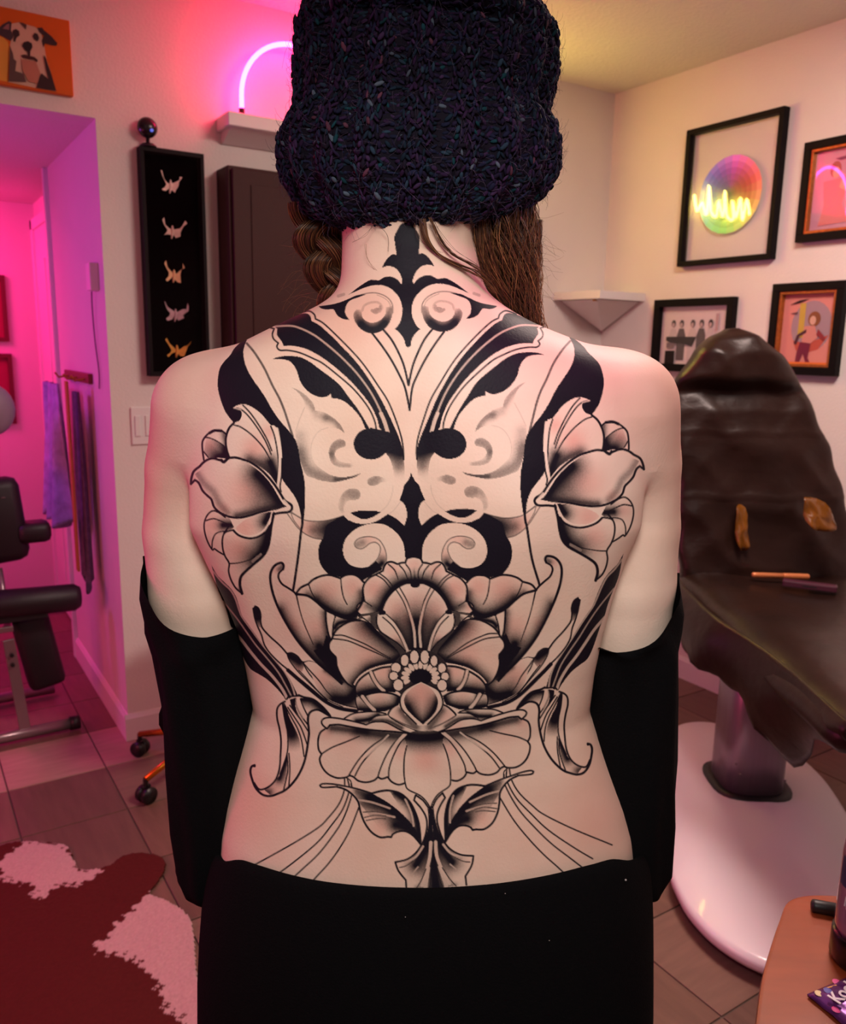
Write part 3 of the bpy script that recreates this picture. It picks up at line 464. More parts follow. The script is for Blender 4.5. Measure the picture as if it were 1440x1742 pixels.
# ---------------------------------------------------------------- tattoo ink chart (a flat drawing in pixel-sized units, wrapped on the back skin below)
TS = 2.0; TX0, TY0, TX1, TY1 = 310, 360, 1120, 1530
TW, TH = int((TX1-TX0)*TS), int((TY1-TY0)*TS)
INK = np.zeros((TH, TW), np.float32); PNK = np.zeros((TH, TW), np.float32)
PAIRS = """650.8,454.7 738.3,451.7;593.3,500.8 799.2,498.7;542.5,520.8 847.5,520.8;593.3,543.3 794.2,541.7;633.3,566.7 756.7,563.3
672.5,559.2 714.5,561;695,590 695,590;695.3,655.3 695.3,655.3;697.5,697.5 697.5,697.5;534,542 849.5,540.5;472.5,585 919,581.7;456.7,556.7 928,556
463.3,610.8 926.7,602.5;563.3,675 826.7,670.8;602,755 794,755;685,768 710,767;421.7,575 968,572;370.8,646.7 1026.7,640;398.3,719 1006.7,705
496.7,659 895.8,649;365,732.5 1043,717.5;325,823 1095.8,797.5;381.7,785 1036.7,772.5;496.7,863 910,851.7;411.7,1009 1018,984;360.8,963 1058,945
361.7,935 1065.8,910;478,959 930,948;499,1006.7 925,990;504,1010 906.7,1010;434,1032.5 980.8,1020.8;432.5,1301.7 1000.8,1265;461.7,1354 981.7,1317.5
475,1201.7 963,1183;549,1230.8 895.8,1215;540,1265 903,1243;583.3,1322.5 870,1305.8;544,1336 909,1312.5;665.8,1425 804,1412.5;672.5,1467.5 806.7,1456.7
568,1115 852.5,1111;613,1056 800,1052.5;608,1036.7 805.8,1036.7;605,1175 826.7,1171.7;541.7,938 872.5,936.7;595.8,872.5 812.5,868;647.5,871 758,870
613,806 786.7,803;691.5,380 691.5,380;692.5,520 692.5,520;700,806 700,806;702,860 702,860;704,947 704,947;706.7,997 706.7,997;716,1151 716,1151;721,1238 721,1238
733,1377 733,1377;737,1457 737,1457;742,1510 742,1510;738,1420 738,1420;697.5,735 697.5,735;420,1480 1045,1440;530,1500 960,1484"""
def _tps():
    a = np.array([[[float(v) for v in p.split(',')] for p in q.split()] for q in PAIRS.replace('\n', ';').split(';')])
    A, B = a[:, 0], a[:, 1]
    A2 = np.vstack([A, B]); B2 = np.vstack([B, A]); n = len(A2)
    def U(r2): return r2*np.log(r2+1e-9)
    K = U(((A2[:, None]-A2[None])**2).sum(-1)) + np.eye(n)*2000.
    Pm = np.hstack([np.ones((n, 1)), A2]); L = np.block([[K, Pm], [Pm.T, np.zeros((3, 3))]])
    W = np.linalg.lstsq(L, np.vstack([B2, np.zeros((3, 2))]), rcond=None)[0]
    def f(p):
        p = np.asarray(p, float)
        return U(((p[:, None]-A2[None])**2).sum(-1))@W[:n] + np.hstack([np.ones((len(p), 1)), p])@W[n:]
    return f
MIR = _tps()
def T(o, s):
    out = []
    for q in s.split():
        c = q.endswith('!'); x, y = q.rstrip('!').split(',')
        out.append((o[0]+float(x)/6, o[1]+float(y)/6, c))
    return out
def sp(P, closed=False, n=5):
    p = np.array([(a, b) for a, b, _ in P]); c = [k for _, _, k in P]; N = len(p); out = []
    for i in range(N if closed else N-1):
        i0, i1, i2, i3 = i-1, i, (i+1) % N, (i+2) % N
        if not closed: i0 = max(i0, 0); i3 = min(i+2, N-1)
        a, b = p[i1], p[i2]
        m1 = np.zeros(2) if c[i1] else (b-p[i0])/2
        m2 = np.zeros(2) if c[i2] else (p[i3]-a)/2
        if c[i1]: m1 = (b-a)*.6
        if c[i2]: m2 = (b-a)*.6
        t = np.linspace(0, 1, n, endpoint=False)[:, None]
        out.append((2*t**3-3*t**2+1)*a+(t**3-2*t**2+t)*m1+(-2*t**3+3*t**2)*b+(t**3-t**2)*m2)
    if not closed: out.append(p[-1:])
    return np.vstack(out)
def sides(q, mode):
    q = np.asarray(q, float)
    if mode == 'l' or mode == 'c': return [q]
    if mode == 'r': return [MIR(q)]
    return [q, MIR(q)]
def box(q, pad=2):
    x0, y0 = q.min(0)-pad; x1, y1 = q.max(0)+pad
    i0, i1 = max(0, int((x0-TX0)*TS)), min(TW, int((x1-TX0)*TS)+2); j0, j1 = max(0, int((y0-TY0)*TS)), min(TH, int((y1-TY0)*TS)+2)
    if i1 <= i0 or j1 <= j0: return None
    X = (np.arange(i0, i1)+.5)/TS+TX0; Y = (np.arange(j0, j1)+.5)/TS+TY0
    return (slice(j0, j1), slice(i0, i1)), X[None, :].astype(np.float32), Y[:, None].astype(np.float32)
def inside(q, X, Y):
    m = np.zeros((Y.shape[0], X.shape[1]), bool)
    for (x1, y1), (x2, y2) in zip(q, np.roll(q, -1, 0)):
        if y1 == y2: continue
        r = ((Y[:, 0] < y1) != (Y[:, 0] < y2)).nonzero()[0]
        if len(r): m[r] ^= X < (x1+(Y[r]-y1)*(x2-x1)/(y2-y1))
    return m
def dist(q, X, Y):
    d = np.full((Y.shape[0], X.shape[1]), 1e9, np.float32)
    for a, b in zip(q[:-1], q[1:]):
        v = b-a; L = max(v@v, 1e-9); t = np.clip(((X-a[0])*v[0]+(Y-a[1])*v[1])/L, 0, 1)
        d = np.minimum(d, (X-a[0]-t*v[0])**2+(Y-a[1]-t*v[1])**2)
    return np.sqrt(d)
def fill(P, k=1., mode='b', pk=0.):
    for q in sides(sp(P, True), mode):
        r = box(q)
        if r is None: continue
        s, X, Y = r; m = inside(q, X, Y); INK[s][m] = k; PNK[s][m] = pk
def skin(P, mode='b'): fill(P, 0., mode)
def ln(P, w, k=1., mode='b'):
    w = w*1.22+.2
    for q in sides(sp(P), mode):
        for a, b in zip(q[:-1], q[1:]):
            r = box(np.array([a, b]), w+2)
            if r is None: continue
            s, X, Y = r; c = np.clip(w/2+.5-dist(np.array([a, b]), X, Y), 0, 1)*abs(k)
            if k > 0: INK[s] = np.maximum(INK[s], c)
            else: INK[s] = np.minimum(INK[s], 1-c)
def lt(P, w, k=.72, mode='b'): ln(P, w, -k, mode)
def sh(P, C, width, k=1., mode='b', p=1.3, n=3):
    """whip shading: ink inside outline P, densest along curve C"""
    for q, c in zip(sides(sp(P, True, 4), mode), sides(sp(C, False, n), mode)):
        r = box(q)
        if r is None: continue
        s, X, Y = r; m = inside(q, X, Y); d = dist(c, X, Y); t = np.clip(1-d/(1.25*width), 0, 1)
        a = k*(1-(1-np.clip(1.25*t**(2.1*p), 0, 1))**1.8)
        INK[s] = np.where(m, 1-(1-INK[s])*(1-a), INK[s])
def pk(P, c, r_, k=.5, mode='b'):
    ctr = np.array([[c[0], c[1]]])
    for q, c2 in zip(sides(sp(P, True, 4), mode), sides(ctr, mode)):
        r = box(q)
        if r is None: continue
        s, X, Y = r; m = inside(q, X, Y); d2 = ((X-c2[0, 0])**2+(Y-c2[0, 1])**2)/r_**2
        PNK[s] = np.where(m, np.maximum(PNK[s], k*np.exp(-d2*1.2)), PNK[s])
def ell(o, cx, cy, rx, ry, n=14, rot=0.):
    a = np.arange(n)*2*math.pi/n; c, s_ = math.cos(rot), math.sin(rot)
    return [(o[0]+(cx+rx*math.cos(t)*c-ry*math.sin(t)*s_)/6, o[1]+(cy+rx*math.cos(t)*s_+ry*math.sin(t)*c)/6, False) for t in a]
def both(P):
    q = MIR([(a, b) for a, b, _ in P]); return P+[(x, y, c) for (x, y), (_, _, c) in zip(q[::-1], P[::-1])]
t1, t2, t3, t4, t5, t6, t7, t8, tA, tB, tC = (500,360), (360,520), (500,560), (310,660), (500,760), (310,840), (500,930), (360,950), (410,1140), (540,1100), (540,1290)
def tat_upper():
    # soft grey smoke scrolls
    F = T(t2, "820,835! 900,870 980,930 1040,1000 1060,1070! 1150,1090 1250,1150 1320,1220 1360,1300! 1290,1255 1200,1245 1120,1280 1050,1360 1015,1460 1030,1570 1110,1660 1210,1725 1320,1750 1430,1740 1520,1712! 1480,1745 1400,1770 1270,1800 1140,1790 1040,1760 960,1720 900,1560 870,1440 860,1290 900,1160 950,1040 945,980 900,900")
    sh(F, T(t5, "60,60 130,220 300,310 450,332 560,322"), 22, .62); sh(F, T(t5, "430,335 560,322 680,272"), 9, .75)
    sh(F, T(t3, "330,900 430,940 510,1050"), 13, .62); sh(F, T(t3, "240,870 330,900"), 14, .3); sh(F, T(t2, "830,840 960,940 1045,1050"), 11, .5)
    sh(F, T(t3, "60,1100 80,1330"), 20, .3)
    ln(T(t2, "950,1040 900,1160 860,1280"), 1, .25); ln(T(t3, "350,1005 260,1040 200,1120 175,1220 190,1330 240,1420"), 1, .2)
    Cm = T(t3, "530,1165 505,1130 450,1125 390,1170 360,1240 365,1310 400,1380 470,1410 560,1412 650,1395 740,1340! 640,1368 540,1368 460,1340 420,1290 430,1240 470,1215 515,1200")
    sh(Cm, T(t3, "500,1160 420,1190 385,1270"), 20, .62); sh(Cm, T(t3, "385,1270 420,1370 560,1395"), 9, .42)
    D = T(t5, "750,360 765,325 830,300 900,310 980,345 1020,400! 960,370 900,360 860,385 800,400 760,385"); sh(D, T(t5, "790,365 840,335"), 17, .6, p=1)
    D = T(t5, "680,490 665,445 600,425 520,455 465,540 455,620 490,680 530,705! 510,640 520,590 560,550 620,545 665,530"); sh(D, T(t5, "640,490 580,475"), 20, .6, p=1); sh(D, T(t5, "500,500 490,640"), 10, .3)
    ln(T(t5, "1010,400 1005,480 960,590 890,660"), .8, .22); ln(T(t5, "1090,560 1020,650 960,690"), .8, .22)
    # crown and dagger of the neck
    fill(T(t1, "1160,108! 1095,130 1055,195 1030,250 1032,320 1045,400 1048,442! 1010,435 965,468 930,515 900,572! 960,556 1030,572 1080,625 1108,700 1100,745! 1060,695 1000,665 930,668 870,700 830,696 780,698 720,730 650,778 590,825 553,850! 640,812 720,778 800,755 890,750 970,775 1040,830 1085,895 1107,970 1108,1040 1092,1110 1062,1168 1030,1197! 1065,1222 1105,1268 1130,1315 1145,1370 1172,1386! 1200,1340! 1190,700! 1185,120!"))
    ln(T(t1, "1100,745 1098,800"), 2)
    # scroll of the neck
    sc = T(t1, "610,1050 625,1120 680,1195 760,1237 850,1237 930,1195 985,1120 1012,1030! 1005,960! 945,980! 935,1050 880,1110 800,1135 730,1110 695,1060 700,1000! 640,1000!")
    sh(sc, T(t1, "690,1150 760,1200 850,1200 930,1140"), 22, 1.0, p=.8); sh(sc, T(t1, "640,1040 660,1120"), 13, .6); sh(sc, T(t1, "990,1000 970,1090"), 14, .6)
    ln(T(t1, "1012,1030 1010,960 980,900 920,855 840,830 760,832 680,850"), 1.3, .7); ln(T(t1, "995,1000 975,930 920,880 850,850"), .8, .5)
    ln(T(t1, "700,1010 720,960 780,930 850,925 890,950 900,985 880,1020"), 3, .28); fill(ell(t1, 838, 1008, 42, 22, rot=-.5), .5); ln(T(t1, "800,1010 840,1030 880,1000 885,970"), 4, .45)
    fill(T(t1, "255,965! 330,955 420,940 500,915 570,885 650,852 740,845! 660,875 580,905 540,950 525,1010 535,1060 572,1105! 510,1098 450,1065 415,1010 395,995 330,1000 275,985"))
    ln(T(t1, "455,862 510,845"), 4, .35)
    ln(T(t1, "800,1240 900,1370 1000,1520 1090,1690 1140,1810 1185,2025"), 2.9); ln(T(t1, "910,1200 1000,1310 1080,1460 1130,1590 1172,1772"), 2.9)
    # long feather
    fill(T(t2, "640,205! 760,140 870,95 960,78 1005,100 1022,155! 1100,198 1200,285 1310,395 1430,520 1530,640 1640,800 1740,970 1810,1110 1860,1220 1905,1320 1945,1440 1960,1530! 1800,1500! 1770,1330! 1730,1260! 1715,1250! 1685,1140 1620,1010 1520,880 1400,750 1240,610 1100,510 960,440 830,410 735,412! 720,370! 690,330 668,295 672,240!"))
    lt(T(t2, "590,215 640,212 800,205 900,228 1040,295 1170,390 1310,510 1440,640 1540,760 1630,890 1700,1020 1760,1160 1800,1280"), 2.4, .62); lt(T(t3, "890,860 925,940 960,1050"), 5, .8)
    ln(T(t2, "880,88 940,65 1000,55 1050,90 1062,135! 1140,178 1260,288 1440,470 1560,610 1690,800 1800,970 1880,1160 1940,1350 1960,1490 1962,1570"), 2.2)
    ln(T(t2, "585,220 640,235! 622,290 635,340 682,382! 668,420 700,455 780,456 900,480 1040,540 1140,592 1290,710 1440,840 1560,980 1630,1090 1670,1190 1680,1250"), 2.2)
    fill(T(t2, "618,546! 700,520 800,512 900,525 1000,570 1100,645 1230,740 1320,820 1400,930 1490,1050 1560,1160 1612,1255! 1570,1255! 1530,1160 1480,1090 1400,1010 1320,960 1225,942! 1222,900! 1170,930 1100,932 1020,900 950,840 900,760 880,690 850,625 800,570 730,548"))
    fill(ell(t3, 790, 1170, 178, 161)); fill(T(t3, "850,1020! 980,1050! 1060,1080 1100,1190 1118,1290! 960,1250! 900,1290!"))
    bl = T(t5, "930,50! 985,130 1012,220 1028,320 1032,400! 1130,400! 1130,200! 1118,60! 1100,20!"); sh(bl, T(t5, "950,20 1030,40 1090,60"), 26, 1.0, p=.8); sh(bl, T(t5, "1040,60 1075,200"), 22, .6)
    # shoulder ribbon
    fill(T(t2, "372,322! 300,370 230,440 190,505 130,570 85,640 65,740 65,840 90,950 130,1060 180,1140 230,1197! 285,1172 310,1115 300,1072 265,1050 225,1045! 262,1018 320,1006 380,1018 450,1058 510,1108 565,1175 608,1222! 650,1232 680,1295 700,1400 718,1520 718,1650 714,1740 740,1800 800,1880 850,1950 890,2040 910,2130 920,2200! 945,2160! 957,2000 955,1840 938,1720 910,1600 888,1470 862,1380 830,1330! 780,1265 700,1175 620,1060 540,920 450,790 380,680 340,580 325,480 335,420 352,372!"))
    ln(T(t2, "360,385 440,480 540,640 620,810 690,940 740,1060 780,1180 832,1340"), 3, .85)
    ln(T(t6, "1238,0 1228,300 1215,380 1190,600 1155,850 1132,990"), 3.4)
    # black scrolls of the middle
    tail = T(t5, "510,703! 400,738 300,758 200,760 100,745 0,688! -60,640! 0,775! 40,825 110,885 200,930 285,945! 420,900! 480,760!")
    ln(T(t5, "510,703 400,738 300,758 200,760 100,745 0,688 -70,655"), 1.3, .8); ln(T(t5, "285,945 200,930 110,885 40,825 0,775 -75,670"), 1.3, .8)
    pk(tail, (500+150/6, 760+830/6), 24, .75); sh(tail, T(t5, "480,820 380,850"), 42, 1., p=.8); sh(tail, T(t5, "200,850 330,850"), 14, .45)
    fill(T(t5, "508,703! 450,725! 330,800! 300,930! 262,1000 250,1080 260,1160 290,1230 345,1295! 480,1330! 700,1370! 800,1310! 905,1250! 870,1200! 840,1165! 780,1215 700,1235 610,1220 550,1180 510,1110 503,1030 528,945 590,872 670,820 760,790 850,783! 880,742! 800,776 720,786 640,780 560,750!"))
    fill(T(t5, "1202,268! 1170,340 1130,390 1110,460 1080,546! 1122,578 1150,640 1155,720 1130,805! 1070,750 1010,710 960,688! 880,742 845,784! 940,800 1030,860 1090,930 1125,1010 1140,1140! 1145,1190! 1245,1190! 1240,420! 1203,270!"))
    fill(T(t5, "575,675! 650,656 740,650 830,654 888,668! 830,705 760,735 700,738 640,715"))
    cu = T(t5, "780,1215 850,1150 880,1080 885,1030 860,990 820,975 770,990 735,1020 690,1042 640,1030 620,990 650,945 720,920 800,920 870,950 920,1020 945,1100 945,1160! 905,1255! 850,1300! 780,1280!")
    sh(cu, T(t5, "760,1270 850,1230 900,1190"), 16, 1.); sh(cu, T(t5, "870,1130 920,1150"), 13, .4); sh(cu, T(t5, "650,1000 700,980"), 14, .55); pk(cu, (500+780/6, 760+940/6), 18, .5); pk(cu, (500+920/6, 760+1100/6), 14, .5)
    ln(T(t5, "780,1215 850,1150 880,1080 885,1030 860,990 820,975 770,990 735,1020 690,1042 640,1030 620,990 650,945 720,920 800,920 870,950 920,1020 945,1100 945,1170 912,1250"), 1.2, .85)
def tat_flower():
    # side flower on the shoulder blade
    P = T(t6, "480,240! 370,190 310,175 260,215 230,280 225,350 240,430 270,510 310,572! 370,590 425,622! 460,400! 530,340!"); skin(P)
    sh(P, T(t6, "500,320 420,320"), 20, 1.); pk(P, (310+320/6, 840+320/6), 14, .6)
    ln(T(t6, "440,240 370,190 310,175 260,215 230,280 225,350 240,430 270,510 310,572 330,562 370,590 425,622"), 2.2); ln(T(t6, "240,275 320,255 400,280 470,310"), 2); ln(T(t6, "305,560 310,480 340,412 400,385 460,385"), 1.8); ln(T(t6, "480,330 430,400"), 3)
    P = T(t6, "520,370! 440,395 412,460 415,560 440,640 480,710 475,790 500,880 550,965 612,1018! 590,930 600,850 650,790 740,710 820,640 870,560 895,450 905,330 930,200!"); skin(P)
    sh(P, T(t6, "900,250 885,440 830,590 760,670"), 42, 1., p=1.1); pk(P, (310+590/6, 840+560/6), 26, .8); sh(P, T(t6, "580,990 600,1010"), 9, .9)
    lt(T(t6, "720,690 800,620"), 4, .3)
    ln(T(t6, "520,370 440,395 412,460 415,560 440,640 480,710 475,790 500,880 550,965 612,1018"), 2.4); ln(T(t6, "612,1018 590,930 600,850 650,790 740,710 820,640 870,560 895,450 910,330 935,200"), 4); ln(T(t6, "480,712 560,708 640,690 720,660 800,600"), 1.8)
    P = T(t6, "945,165! 820,180 700,215 600,270 530,355 565,405 640,440 720,442 800,412 865,360 905,290 922,200"); skin(P)
    Q = T(t6, "915,185! 820,200 700,240 610,290 550,360 640,420 720,420 790,395 850,340 885,270"); sh(Q, T(t6, "900,190 850,290"), 26, 1.); pk(Q, (310+640/6, 840+350/6), 26, .85)
    ln(T(t6, "522,372 580,425 680,455 770,442 850,392 890,330"), 3)
    P = T(t4, "460,480! 400,437 330,435 270,465 220,520 205,570 210,650 222,740! 480,720!"); skin(P)
    Q = T(t4, "250,505! 330,530 420,580 470,640! 480,720! 270,710! 225,640!"); sh(Q, T(t4, "470,580 440,690 370,720"), 34, 1., p=.9); pk(Q, (310+290/6, 660+590/6), 14, .7); sh(P, T(t4, "430,450 450,560"), 12, .8)
    ln(T(t4, "460,480 400,437 330,435 270,465 220,520 205,570 210,650 222,735"), 2.6); ln(T(t4, "215,525 250,505 330,530 430,590"), 1.8); ln(T(t4, "220,650 265,705"), 2); ln(T(t4, "400,437 330,435 280,460"), 4)
    P = T(t4, "528,358! 480,410 450,490 445,570 460,650 482,712! 600,715 720,760 880,870 975,1000! 990,850 985,720 965,590 940,480 905,388! 880,350 820,285 720,205 620,172! 540,190! 600,230 612,280 590,330"); skin(P)
    pk(P, (310+740/6, 660+620/6), 26, .9); pk(P, (310+890/6, 660+450/6), 16, .7); sh(P, T(t4, "690,740 820,800 950,950"), 22, .9); sh(P, T(t4, "900,760 940,860 970,960"), 26, 1.)
    for s in ("530,378 600,400 700,470 790,560 850,640 910,750", "555,205 610,225 680,290 770,410 850,540 910,680", "620,175 700,260 790,390 870,530 915,640", "905,390 940,480 965,600 980,720 985,850"): ln(T(t4, s), 2)
    ln(T(t4, "528,358 480,410 450,490 445,570 460,650 482,712"), 3.2)
    lt(T(t4, "965,420 990,560 1003,700 998,850 985,990"), 4.6, .9); lt(T(t4, "530,202 600,222"), 2, .6)
    ln(T(t4, "1020,720 1015,900 1000,1000 1010,1060"), 2.2)
    P = T(t4, "90,980! 95,920 120,850 180,800! 230,750 300,720 380,735 425,755! 470,720 540,710 620,730 700,760 800,830 890,920 960,1010 1010,1090 1050,1150 1110,1190 1122,1230 1090,1265 1000,1272 900,1240! 800,1270 700,1300 600,1320 500,1320 400,1280 330,1220 300,1140! 270,1110 210,1050 170,970 130,940!"); skin(P)
    Q = T(t4, "640,745! 700,785 800,860 900,970 980,1100 1030,1180 1070,1210! 960,1245! 800,1275! 600,1320! 450,1300! 350,1230! 320,1150! 240,1070! 180,960! 130,880! 300,760!")
    sh(Q, T(t4, "780,880 900,1010 1000,1150"), 38, 1., p=1.); sh(Q, T(t4, "1040,1200 850,1240 700,1280 560,1310"), 16, .9); sh(Q, T(t4, "150,870 230,980 320,1060 380,1180 460,1270"), 12, .55); sh(Q, T(t4, "860,1100 800,1200"), 46, .55)
    pk(Q, (310+650/6, 660+1060/6), 36, .75); pk(Q, (310+430/6, 660+1230/6), 14, .6)
    ln(T(t4, "90,980! 95,920 120,850 180,800! 230,750 300,720 380,735 425,755! 470,720 540,710 620,730 700,760 800,830 890,920 960,1010 1010,1090 1050,1150 1110,1190 1122,1230 1090,1265 1000,1275 930,1290"), 3.4)
    ln(T(t4, "90,980! 130,940! 170,970 210,1050 270,1110! 300,1140 330,1220 400,1280 500,1318 600,1322 700,1300 800,1268 900,1245"), 3.2)
    ln(T(t4, "400,735 425,757 460,725"), 4); lt(T(t4, "1040,1150 1085,1205 1075,1235 1000,1252"), 3, .8)
    ln(T(t6, "1110,180 1160,215 1215,245"), 1.2, .7); ln(T(t6, "1110,190 1140,270 1210,360"), 1.2, .7)
def tat_side():
    # fern blade, beaded stems
    fill(T(t8, "0,70! 60,170 130,240 200,310 250,390 280,480 312,580 360,650 440,760 520,870 620,990 720,1120 800,1230 850,1330 885,1405! 760,1450! 720,1390 640,1300 560,1230 480,1180 400,1130 340,1040 290,930 240,800 195,690 170,590 130,470 60,300"))
    lt(T(t8, "120,440 250,600 350,740 450,880 560,1010 680,1160 760,1300 825,1425"), 1.8, .5); lt(T(t8, "195,712 300,825 400,955 500,1075 620,1200 720,1330 775,1435"), 3.6, .75); lt(T(t8, "15,130 105,240 195,325 245,415 285,535 318,605 420,745 520,880 640,1025 740,1145 810,1270 850,1390"), 2.2, .6)
    kn = T(t8, "425,505! 445,485 480,510 500,560 502,640 515,710! 480,690 440,600")
    sh(kn, T(t8, "450,500 470,600"), 22, 1., p=.7); ln(T(t8, "425,510 440,600 470,690 510,780 540,880 600,970 700,1070 800,1150 950,1270 1080,1380 1160,1450"), 2.2); ln(T(t8, "445,487 480,510 502,570 502,640 520,710 600,800 700,890 770,970"), 2.4)
    bd = T(t8, "770,970! 820,965 880,1000 930,1055 945,1100 910,1180! 850,1110 800,1050"); sh(bd, T(t8, "790,985 900,1050"), 20, 1., p=.8); pk(bd, (360+890/6, 950+1120/6), 12, .6)
    ln(T(t8, "770,970 820,965 880,1000 930,1058 1000,1050 1080,1080 1115,1115"), 2.2); ln(T(t8, "770,970 800,1045 880,1150 1000,1270 1100,1370 1180,1450"), 1.8); ln(T(t8, "935,1070 1000,1180 1100,1290 1180,1380"), 1.8)
    P = T(tA, "700,0! 640,-70! 700,-90 790,-60 870,0 1000,70 1170,160! 1190,390! 1040,360 900,300 800,220"); skin(P)
    sh(P, T(tA, "1190,200 1100,300 960,300"), 45, 1.); sh(P, T(tA, "870,0 1000,80 1160,160"), 10, .9); pk(P, (410+850/6, 1140+90/6), 24, .7)
    ln(T(tA, "640,-70 700,0 800,110 880,220 980,310 1080,360 1190,385"), 1.8); ln(T(tA, "480,0 600,105 760,240 880,330 1010,390 1180,418"), 5.2); ln(T(tA, "590,0 700,115 800,225 900,310 1040,375"), 1.6)
    # big curved lotus petal
    P = T(t8, "710,45 650,70 610,130 600,210 620,330 660,450 720,580 800,720 880,840 980,960 1100,1080 1230,1190 1330,1290! 1420,1200! 1250,900! 1180,740! 1165,540! 1130,490 1050,420 960,382 870,375! 840,340 780,300 720,260 685,200 692,150 730,105 733,70"); skin(P)
    sh(P, T(t8, "690,540 760,680 860,830 980,970 1130,1120 1320,1280"), 26, 1.); sh(P, T(t8, "1170,560 1190,760 1240,1000"), 17, .9); sh(P, T(t8, "1100,900 1180,1060 1300,1200"), 34, 1.); sh(P, T(t8, "735,75 700,110"), 11, .8)
    pk(P, (360+1080/6, 950+700/6), 24, .6); pk(P, (360+830/6, 950+700/6), 14, .6); pk(P, (360+660/6, 950+120/6), 8, .6)
    ln(T(t8, "730,110 735,70 710,45 650,70 610,130 600,210 620,330 660,450 720,580 800,720 880,840 980,960 1100,1080 1230,1190 1330,1280"), 3.6); ln(T(t8, "735,80 728,110 690,150 685,200 720,260 780,300 840,340 870,375"), 2.8); ln(T(t8, "873,390 900,520 940,650 990,770 1040,880"), 1.5); ln(T(t8, "1165,540 1168,640 1190,740 1215,830"), 2.6)
    fill(T(t7, "330,900! 390,960! 370,1050! 420,1120! 440,1220 480,1310 590,1430! 470,1340! 250,1130! 200,1060! 300,1010!"))
    P = T(t7, "335,655! 430,700! 405,800 395,900! 370,920! 345,850 330,760"); skin(P); ln(T(t7, "325,650 330,760 350,880 375,950"), 3); ln(T(t7, "430,700 405,800 398,900"), 2.6)
    P = T(t7, "435,705! 520,720 600,745! 480,800! 410,870! 412,780!"); skin(P); sh(P, T(t7, "420,830 460,780 600,750"), 12, 1.); ln(T(t7, "420,700 520,720 600,745"), 3)
    # curled leaf on the flank
    P = T(tA, "470,300! 400,350 370,400 370,490 395,600 410,720 405,860 395,1000 360,1110 300,1180 230,1215! 180,1210! 220,1270 300,1285 380,1260 460,1220 540,1140 600,1050 650,930 680,780 695,640 685,520 695,450 730,415 790,405 860,440 915,480! 900,450 830,370 740,300 640,275 560,270"); skin(P)
    sh(T(tA, "430,330! 445,480 470,600 480,720 480,860! 620,900! 600,720 555,600 495,480 455,350"), T(tA, "440,400 480,520 520,650"), 26, 1., p=.7)
    sh(T(tA, "475,850! 430,980 400,1060 350,1130 240,1220! 300,1270 440,1230! 465,1050"), T(tA, "460,900 410,1050 390,1100"), 20, 1.); sh(T(tA, "360,1110! 230,1215! 300,1275! 440,1230!"), T(tA, "210,1230 280,1250"), 18, .9)
    sh(T(tA, "600,285! 720,295 830,365 905,455! 860,435 790,405 730,410 690,450 640,380!"), T(tA, "620,290 740,310 890,440"), 17, 1., p=.8); sh(T(tA, "500,300! 560,280! 560,380 600,470 680,560! 680,600! 580,480 520,380"), T(tA, "530,290 560,400"), 22, 1., p=.8)
    for s in ("455,370 520,490 580,600 620,720 645,880", "480,380 560,500 620,600 680,770", "500,360 600,490 685,620", "610,300 640,380 690,480", "560,290 570,370 620,470 685,560", "470,850 480,1000 465,1100 435,1230", "490,850 500,1000 490,1190", "470,600 480,720 470,860 400,1060"): ln(T(tA, s), 1.9)
    lt(T(tA, "575,300 580,370 640,480"), 4, .5)
    ln(T(tA, "590,255 640,275 740,300 830,370 900,450 918,485"), 3); ln(T(tA, "900,465 860,440 790,405 730,415 695,450 685,520 695,640 680,780 650,930 600,1050 540,1140 460,1220 380,1260 300,1285 220,1270 150,1200 110,1100 97,1030 110,985 140,970"), 3.2); ln(T(tA, "450,320 400,350 370,400 370,490 395,600 410,720 405,860 395,1000 360,1110 300,1180 230,1215 180,1212 135,1150"), 2.6); fill(ell(tA, 138, 980, 16, 14)); ln(T(tA, "470,295 490,270 560,265 600,262"), 2.4); ln(T(tA, "425,340 445,480 470,600"), 2.2)
